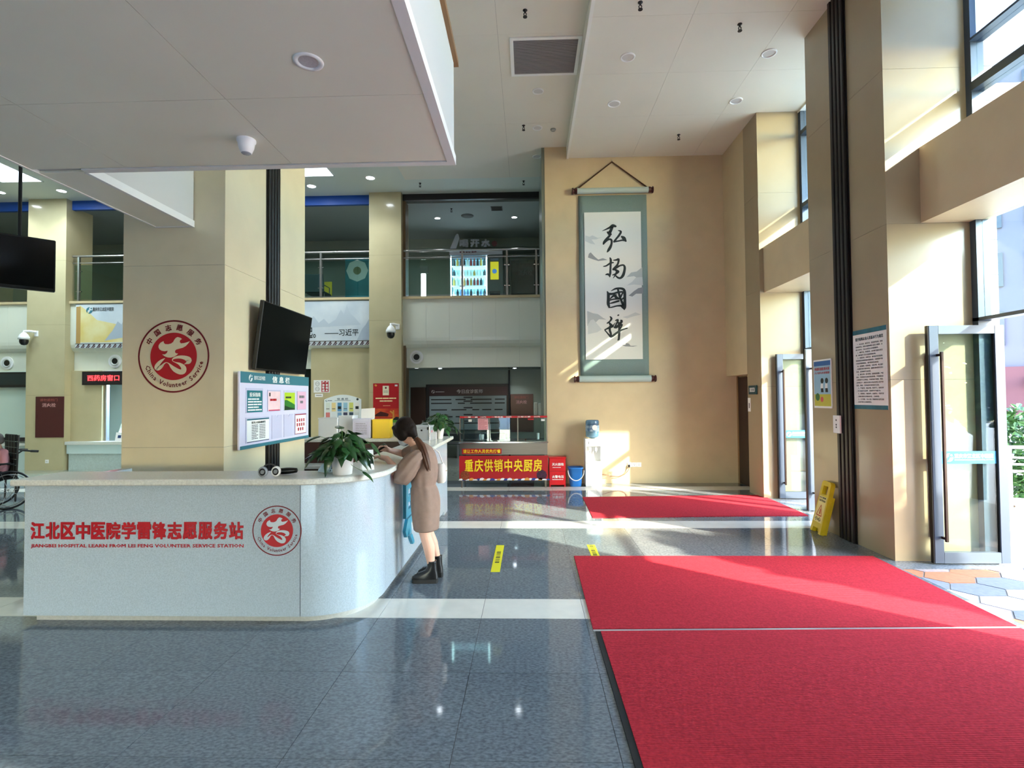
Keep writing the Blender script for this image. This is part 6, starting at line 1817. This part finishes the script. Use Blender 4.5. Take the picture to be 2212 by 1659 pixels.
# hair: cap over the skull, then the tied tail
hb = MB()
q = HM.to_quaternion()
ellipsoid(hb, HM @ Vector((0, 0.022, 0.048)), (0.088, 0.104, 0.092), q)
ellipsoid(hb, HM @ Vector((0, 0.055, 0.0)), (0.080, 0.075, 0.085), q)
ellipsoid(hb, HM @ Vector((0, 0.075, -0.035)), (0.055, 0.055, 0.065), q)
for sx in (-1, 1):
    chain(hb, [(*(HM @ Vector((sx * 0.055, -0.055, 0.085))), 0.026), (*(HM @ Vector((sx * 0.076, -0.025, 0.02))), 0.022), (*(HM @ Vector((sx * 0.074, 0.01, -0.045))), 0.02)])
ellipsoid(hb, HM @ Vector((0.052, 0.005, -0.008)), (0.046, 0.075, 0.085), q)
ellipsoid(hb, HM @ Vector((0.05, -0.045, 0.03)), (0.040, 0.045, 0.065), q)
ellipsoid(hb, HM @ Vector((-0.05, 0.01, 0.0)), (0.044, 0.07, 0.075), q)
chain(hb, [(*(HM @ Vector((0, 0.09, -0.04))), 0.045), (*L(-1.055, 4.93, 1.338), 0.028)])
ho = fuse(hb, 'hair', HAIR, wo, 0.007, 4)
tl = MB()
tp_pts = [(-1.055, 4.93, 1.335, 0.020), (-1.03, 4.905, 1.315, 0.026), (-0.985, 4.865, 1.262, 0.034), (-0.948, 4.83, 1.18, 0.034), (-0.92, 4.812, 1.10, 0.030), (-0.908, 4.81, 1.055, 0.018)]
tl.tube([L(*p[:3]) for p in tp_pts], [p[3] for p in tp_pts], 14)
tr_ = random.Random(12)
for k in range(26):
    a = tr_.uniform(0, 6.28)
    pts = []
    for i, p in enumerate(tp_pts):
        r = p[3] * 0.93
        pts.append(L(p[0] + r * cos(a) * 0.8, p[1] + r * sin(a), p[2] + r * cos(a) * 0.45 - (0.02 * tr_.random() if i == 5 else 0)))
    tl.tube(pts, [0.003, 0.006, 0.008, 0.008, 0.006, 0.001], 6)
tlo = tl.build('ponytail', HAIRT, ho)
MB().tube([L(-1.05 + 0.022 * cos(k) * 0.6, 4.925 + 0.024 * sin(k), 1.332 + 0.022 * cos(k)) for k in [2 * pi * i / 14 for i in range(15)]], 0.007, 8).build('hair_tie', BLACK, ho)

# dress: one lofted garment from neckline to hem, puff sleeves
DRESS = mat('brown_dress', (142, 118, 106), 0.8, var=0.10, scale=16, bump=0.12, bscale=24)
def ell(cx, cy, z, rx, ry, n=40, ph=0.0, amp=0.0, tilt=0.0, k=7):
    out = []
    for i in range(n):
        a = 2 * pi * i / n
        w = 1 + amp * sin(k * a + ph) + amp * 0.6 * sin((k + 4) * a - ph * 1.7)
        x, y = rx * w * cos(a), ry * w * sin(a)
        out.append(L(cx + x, cy + y, z + tilt * x))
    return out
dr = MB()
rings = [ell(-1.06, 5.0, 1.268, 0.056, 0.064, tilt=0.45), ell(-1.045, 5.0, 1.252, 0.068, 0.078, tilt=0.40), ell(-1.02, 5.0, 1.225, 0.092, 0.125, tilt=0.30), ell(-1.0, 5.0, 1.19, 0.105, 0.172, tilt=0.2), ell(-0.985, 5.0, 1.13, 0.115, 0.182, tilt=0.05, amp=0.01),
         ell(-0.98, 5.0, 1.05, 0.125, 0.175, ph=1, amp=0.015), ell(-0.985, 5.0, 0.97, 0.122, 0.165, ph=2, amp=0.03), ell(-0.99, 5.0, 0.912, 0.118, 0.160, ph=2.4, amp=0.045), ell(-0.992, 5.0, 0.888, 0.104, 0.146, ph=2.5, amp=0.012), ell(-0.985, 5.0, 0.862, 0.122, 0.163, ph=2.6, amp=0.045), ell(-0.975, 5.0, 0.79, 0.134, 0.176, ph=2.9, amp=0.014), ell(-0.972, 5.0, 0.71, 0.138, 0.182, ph=3.1, amp=0.010),
         ell(-0.972, 5.0, 0.62, 0.130, 0.180, ph=3.3, amp=0.012), ell(-0.970, 5.0, 0.54, 0.122, 0.174, ph=3.4, amp=0.012), ell(-0.968, 5.0, 0.478, 0.117, 0.170, ph=3.5, amp=0.012), ell(-0.968, 5.0, 0.476, 0.112, 0.165, ph=3.5, amp=0.012), ell(-0.968, 5.0, 0.52, 0.112, 0.165, ph=3.5, amp=0.012)]
dr.ring_loft(rings, False, True)
do = dr.build('dress', DRESS, wo)
sb = do.modifiers.new('smooth', 'SUBSURF'); sb.levels = 1; sb.render_levels = 1
def sleeve(pts, ph):
    P = [Vector(L(*p[:3])) for p in pts]
    mb = MB()
    rings = []
    last = None
    for i, p in enumerate(P):
        d = (P[min(i + 1, len(P) - 1)] - P[max(i - 1, 0)]).normalized()
        if last is None:
            u = d.cross(Vector((0, 1, 0.2))).normalized()
        else:
            u = (last - d * last.dot(d)).normalized()
        last = u
        w = d.cross(u)
        r = pts[i][3]
        a_ = pts[i][4]
        rings.append([p + (u * cos(2 * pi * k / 30) + w * sin(2 * pi * k / 30)) * r * (1 + a_ * sin(9 * 2 * pi * k / 30 + ph)) for k in range(30)])
    mb.ring_loft(rings, True, True)
    o = mb.build('sleeve', DRESS, do)
    return o
sleeve([(-0.985, 4.875, 1.185, 0.052, 0.0), (-1.01, 4.845, 1.175, 0.074, 0.06), (-1.06, 4.825, 1.12, 0.088, 0.06), (-1.115, 4.815, 1.04, 0.094, 0.05), (-1.155, 4.81, 0.985, 0.086, 0.07), (-1.185, 4.815, 0.985, 0.060, 0.10), (-1.205, 4.83, 1.01, 0.040, 0.02)], 0.4)
sleeve([(-0.99, 5.125, 1.185, 0.052, 0.0), (-1.03, 5.155, 1.18, 0.074, 0.06), (-1.10, 5.19, 1.17, 0.082, 0.05), (-1.17, 5.215, 1.165, 0.078, 0.06), (-1.235, 5.23, 1.16, 0.046, 0.03)], 1.4)
# belt line and shoulder seams
# boots: sole, upper, sock shaft
BOOT = mat('black_leather', (18, 18, 20), 0.35)
SOLE = mat('boot_sole', (34, 34, 36), 0.6)
def boot(axx, ay, dz=0.0):
    b = MB()
    out = []
    prof = [(0.048, 0.030), (0.046, 0.036), (0.0, 0.040), (-0.06, 0.042), (-0.12, 0.046), (-0.165, 0.040), (-0.185, 0.020), (-0.190, 0.0)]
    half = [(x, y) for x, y in prof]
    pl = [(0.056, 0.0)] + half + [(x, -y) for x, y in reversed(half[:-1])]
    s_ = MB().prism_z([(axx + x + 0.96, ay + y - 5.0) for x, y in pl], 0.001, 0.036)
    so = s_.build('sole', SOLE, wo)
    rings = []
    for k, (cx, rx, ry, z) in enumerate(((-0.065, 0.120, 0.043, 0.034), (-0.065, 0.120, 0.044, 0.055), (-0.052, 0.106, 0.043, 0.075), (-0.03, 0.082, 0.042, 0.095), (-0.008, 0.056, 0.042, 0.115), (0.0, 0.046, 0.042, 0.15), (0.0, 0.044, 0.042, 0.19), (0.0, 0.046, 0.044, 0.20), (0.0, 0.040, 0.038, 0.20))):
        rings.append([L(axx + cx + rx * cos(2 * pi * i / 24), ay + ry * sin(2 * pi * i / 24), z) for i in range(24)])
    u = MB().ring_loft(rings, True, True).build('boot', BOOT, wo)
    MB().box(axx + 0.96 - 0.14, axx + 0.96 - 0.06, ay - 5.0 - 0.02, ay - 5.0 + 0.02, 0.083, 0.088).build('laces', SOLE, u)
boot(-0.905, 4.935)
boot(-0.885, 5.10)
ph_ = thing('phone', 'dark phone held in the woman\'s raised hand', 'phone', L(-1.44, 5.085, 1.235) and (-1.435, 5.085, 1.225), rot=(0.3, -0.5, 0.6))
MB().box(-0.07, 0.07, -0.036, 0.036, -0.005, 0.005, 0.003).build('casing', BLACK, ph_)
MB().box(-0.065, 0.065, -0.033, 0.033, 0.005, 0.0056).build('screen', SCREEN, ph_)
bg_ = thing('shoulder_bag', 'white shoulder bag hanging at the woman\'s far side', 'bag', (-0.865, 5.21, 0.87))
rings = [[(0.045 * a * cos(2 * pi * k / 20), 0.035 * b_ * sin(2 * pi * k / 20), z) for k in range(20)] for a, b_, z in ((0.7, 0.6, 0.0), (1.1, 1.0, 0.02), (1.2, 1.1, 0.09), (1.0, 0.9, 0.17), (0.7, 0.4, 0.19))]
MB().ring_loft(rings, True, True).build('body', mat('white_leather', (228, 226, 222), 0.45), bg_)
MB().tube([(-0.03, 0, 0.18), (-0.06, -0.02, 0.27), (-0.09, -0.04, 0.36), (-0.02, -0.0, 0.30), (0.02, 0, 0.19)], 0.006, 6).build('strap', MATS['white_leather'], bg_)
MB().tube([(0.052, -0.012, 0.12), (0.055, 0.012, 0.12)], 0.006, 6).build('clasp', CHROME, bg_)

# --- wheelchair and sitter at the left edge
wc = thing('wheelchair', 'black wheelchair with plaid backrest at the far left edge', 'wheelchair', (-8.55, 8.25, 0), radians(-30))
FRM = mat('wheelchair_frame', (22, 22, 26), 0.35)
for sx in (-1, 1):
    w = MB().tube([(sx * 0.29, 0.12 + 0.29 * cos(a), 0.30 + 0.29 * sin(a)) for a in [2 * pi * k / 32 for k in range(33)]], 0.016, 8).build('wheel', FRM, wc)
    MB().tube([(sx * 0.315, 0.12 + 0.25 * cos(a), 0.30 + 0.25 * sin(a)) for a in [2 * pi * k / 32 for k in range(33)]], 0.008, 6).build('push_rim', STEEL, w)
    sp = MB()
    for k in range(10):
        a = 2 * pi * k / 10
        sp.tube([(sx * 0.29, 0.12, 0.30), (sx * 0.29, 0.12 + 0.28 * cos(a), 0.30 + 0.28 * sin(a))], 0.003, 4)
    sp.build('spokes', STEEL, w)
    c = MB().tube([(sx * 0.24, -0.38 + 0.08 * cos(a), 0.09 + 0.08 * sin(a)) for a in [2 * pi * k / 18 for k in range(19)]], 0.012, 6).build('caster', FRM, wc)
    MB().tube([(sx * 0.24, 0.22, 0.10), (sx * 0.24, 0.24, 0.86), (sx * 0.24, 0.30, 0.91), (sx * 0.24, 0.42, 0.89)], 0.014, 8).tube([(sx * 0.24, 0.235, 0.8), (sx * 0.24, 0.25, 1.16)], 0.014, 8).build('back_tube', FRM, wc)
    MB().tube([(sx * 0.24, 0.40, 0.892), (sx * 0.24, 0.50, 0.88)], 0.02, 8).build('push_handle', BLACK, wc)
    MB().tube([(sx * 0.24, 0.2, 0.70), (sx * 0.24, -0.18, 0.70), (sx * 0.24, -0.22, 0.48), (sx * 0.24, -0.40, 0.42), (sx * 0.24, -0.44, 0.10)], 0.013, 8).build('side_frame', FRM, wc)
    MB().box(sx * 0.24 - 0.03, sx * 0.24 + 0.03, -0.16, 0.16, 0.70, 0.73, 0.01).build('armrest', BLACK, wc)
    MB().box(min(sx * 0.06, sx * 0.2), max(sx * 0.06, sx * 0.2), -0.55, -0.42, 0.10, 0.115).build('footrest', FRM, wc)
MB().box(-0.23, 0.23, -0.2, 0.22, 0.46, 0.50, 0.01).build('seat', mat('black_cloth', (20, 20, 22), 0.8), wc)
br_ = MB().box(-0.25, 0.25, 0.21, 0.24, 0.50, 1.17, 0.01).build('backrest', mat('black_cloth', (1, 1, 1)), wc)
pl_ = MB()
for k in range(6):
    pl_.box(-0.25, 0.25, 0.2085, 0.2415, 0.58 + k * 0.095, 0.588 + k * 0.095)
for k in range(4):
    pl_.box(-0.19 + k * 0.125, -0.183 + k * 0.125, 0.2085, 0.2415, 0.52, 1.16)
pl_.build('plaid_lines', mat('plaid_line', (130, 150, 140), 0.8), br_)
sp_ = thing('person', 'seated person in pink top in the wheelchair at the left edge', 'person', (-8.55, 8.25, 0.0), radians(-30))
sp_.scale = (1, 1, 0.9)
sb_ = MB()
HM2 = Matrix.Translation((0, 0.02, 1.20)) @ Matrix.Rotation(radians(12), 4, 'X')
head_shape(sb_, HM2, 1.0)
chain(sb_, [(0, 0.05, 1.12, 0.052), (0, 0.08, 1.0, 0.06)])
ellipsoid(sb_, (0, 0.09, 0.80), (0.15, 0.10, 0.24))
ellipsoid(sb_, (0, 0.05, 0.58), (0.16, 0.13, 0.12))
for sx in (-1, 1):
    chain(sb_, [(sx * 0.15, 0.09, 0.97, 0.055), (sx * 0.20, 0.08, 0.78, 0.042), (sx * 0.17, -0.06, 0.70, 0.034), (sx * 0.08, -0.16, 0.70, 0.026)])
    hand(sb_, (sx * 0.075, -0.165, 0.70), (-sx * 0.4, -0.9, -0.1), (0, 0, -1), 0.9, 0.6)
    chain(sb_, [(sx * 0.09, 0.02, 0.57, 0.085), (sx * 0.10, -0.36, 0.56, 0.062), (sx * 0.11, -0.42, 0.32, 0.052), (sx * 0.11, -0.44, 0.16, 0.038)])
    chain(sb_, [(sx * 0.11, -0.43, 0.15, 0.035), (sx * 0.12, -0.56, 0.14, 0.03)])
fuse(sb_, 'body', SKIN, sp_, 0.008, 5)
eyes(sp_, HM2)
hb = MB()
ellipsoid(hb, HM2 @ Vector((0, 0.022, 0.046)), (0.086, 0.102, 0.090), HM2.to_quaternion())
ellipsoid(hb, HM2 @ Vector((0, 0.05, -0.01)), (0.078, 0.070, 0.08), HM2.to_quaternion())
fuse(hb, 'hair', mat('grey_hair', (96, 92, 90), 0.6), sp_, 0.008, 3)
PINK = mat('pink_knit', (214, 150, 160), 0.85, bump=0.2, bscale=80)
tb = MB()
ellipsoid(tb, (0, 0.09, 0.80), (0.172, 0.122, 0.27))
for sx in (-1, 1):
    chain(tb, [(sx * 0.14, 0.09, 0.99, 0.068), (sx * 0.205, 0.08, 0.78, 0.060), (sx * 0.175, -0.06, 0.70, 0.050), (sx * 0.10, -0.13, 0.70, 0.042)])
fuse(tb, 'knit_top', PINK, sp_, 0.008, 4)
tb = MB()
ellipsoid(tb, (0, 0.05, 0.585), (0.178, 0.150, 0.125))
for sx in (-1, 1):
    chain(tb, [(sx * 0.09, 0.02, 0.575, 0.098), (sx * 0.10, -0.36, 0.56, 0.076), (sx * 0.11, -0.42, 0.32, 0.066), (sx * 0.11, -0.44, 0.20, 0.058)])
fuse(tb, 'trousers', mat('dark_trousers', (36, 34, 38), 0.8), sp_, 0.008, 4)
for sx in (-1, 1):
    tb = MB()
    chain(tb, [(sx * 0.11, -0.43, 0.158, 0.044), (sx * 0.12, -0.56, 0.150, 0.037)])
    tb.build('shoe', BOOT, sp_)

# --- pharmacist behind the service window
ph2 = thing('person', 'pharmacist in white coat and cap behind the service window', 'person', (-10.52, 13.75, 0), radians(20))
pb = MB()
HM3 = Matrix.Translation((0, 0, 1.30)) @ Matrix.Rotation(radians(20), 4, 'X')
head_shape(pb, HM3, 1.0)
chain(pb, [(0, 0.03, 1.22, 0.05), (0, 0.05, 1.10, 0.06)])
ellipsoid(pb, (0, 0.06, 0.88), (0.16, 0.10, 0.26))
ellipsoid(pb, (0, 0.06, 0.62), (0.16, 0.13, 0.14))
for sx in (-1, 1):
    chain(pb, [(sx * 0.16, 0.06, 1.06, 0.05), (sx * 0.20, 0.0, 0.86, 0.04), (sx * 0.14, -0.20, 0.80, 0.026)])
    hand(pb, (sx * 0.14, -0.20, 0.80), (-sx * 0.3, -0.9, 0), (0, 0, -1), 0.9, 0.5)
    chain(pb, [(sx * 0.09, 0.04, 0.6, 0.08), (sx * 0.1, 0.02, 0.34, 0.055), (sx * 0.1, 0.05, 0.06, 0.04)])
    chain(pb, [(sx * 0.1, 0.05, 0.035, 0.034), (sx * 0.1, -0.10, 0.03, 0.028)])
fuse(pb, 'body', SKIN, ph2, 0.009, 4)
eyes(ph2, HM3)
cb = MB()
ellipsoid(cb, (0, 0.06, 0.84), (0.18, 0.13, 0.32))
chain(cb, [(0, 0.06, 0.7, 0.17), (0, 0.06, 0.42, 0.18)])
for sx in (-1, 1):
    chain(cb, [(sx * 0.15, 0.06, 1.07, 0.068), (sx * 0.20, 0.0, 0.86, 0.058), (sx * 0.15, -0.16, 0.81, 0.044)])
fuse(cb, 'white_coat', mat('white_coat', (222, 226, 230), 0.8), ph2, 0.009, 4)
cb = MB()
ellipsoid(cb, HM3 @ Vector((0, 0.02, 0.06)), (0.096, 0.11, 0.085), HM3.to_quaternion())
cb.build('cap', MATS['white_coat'], ph2)
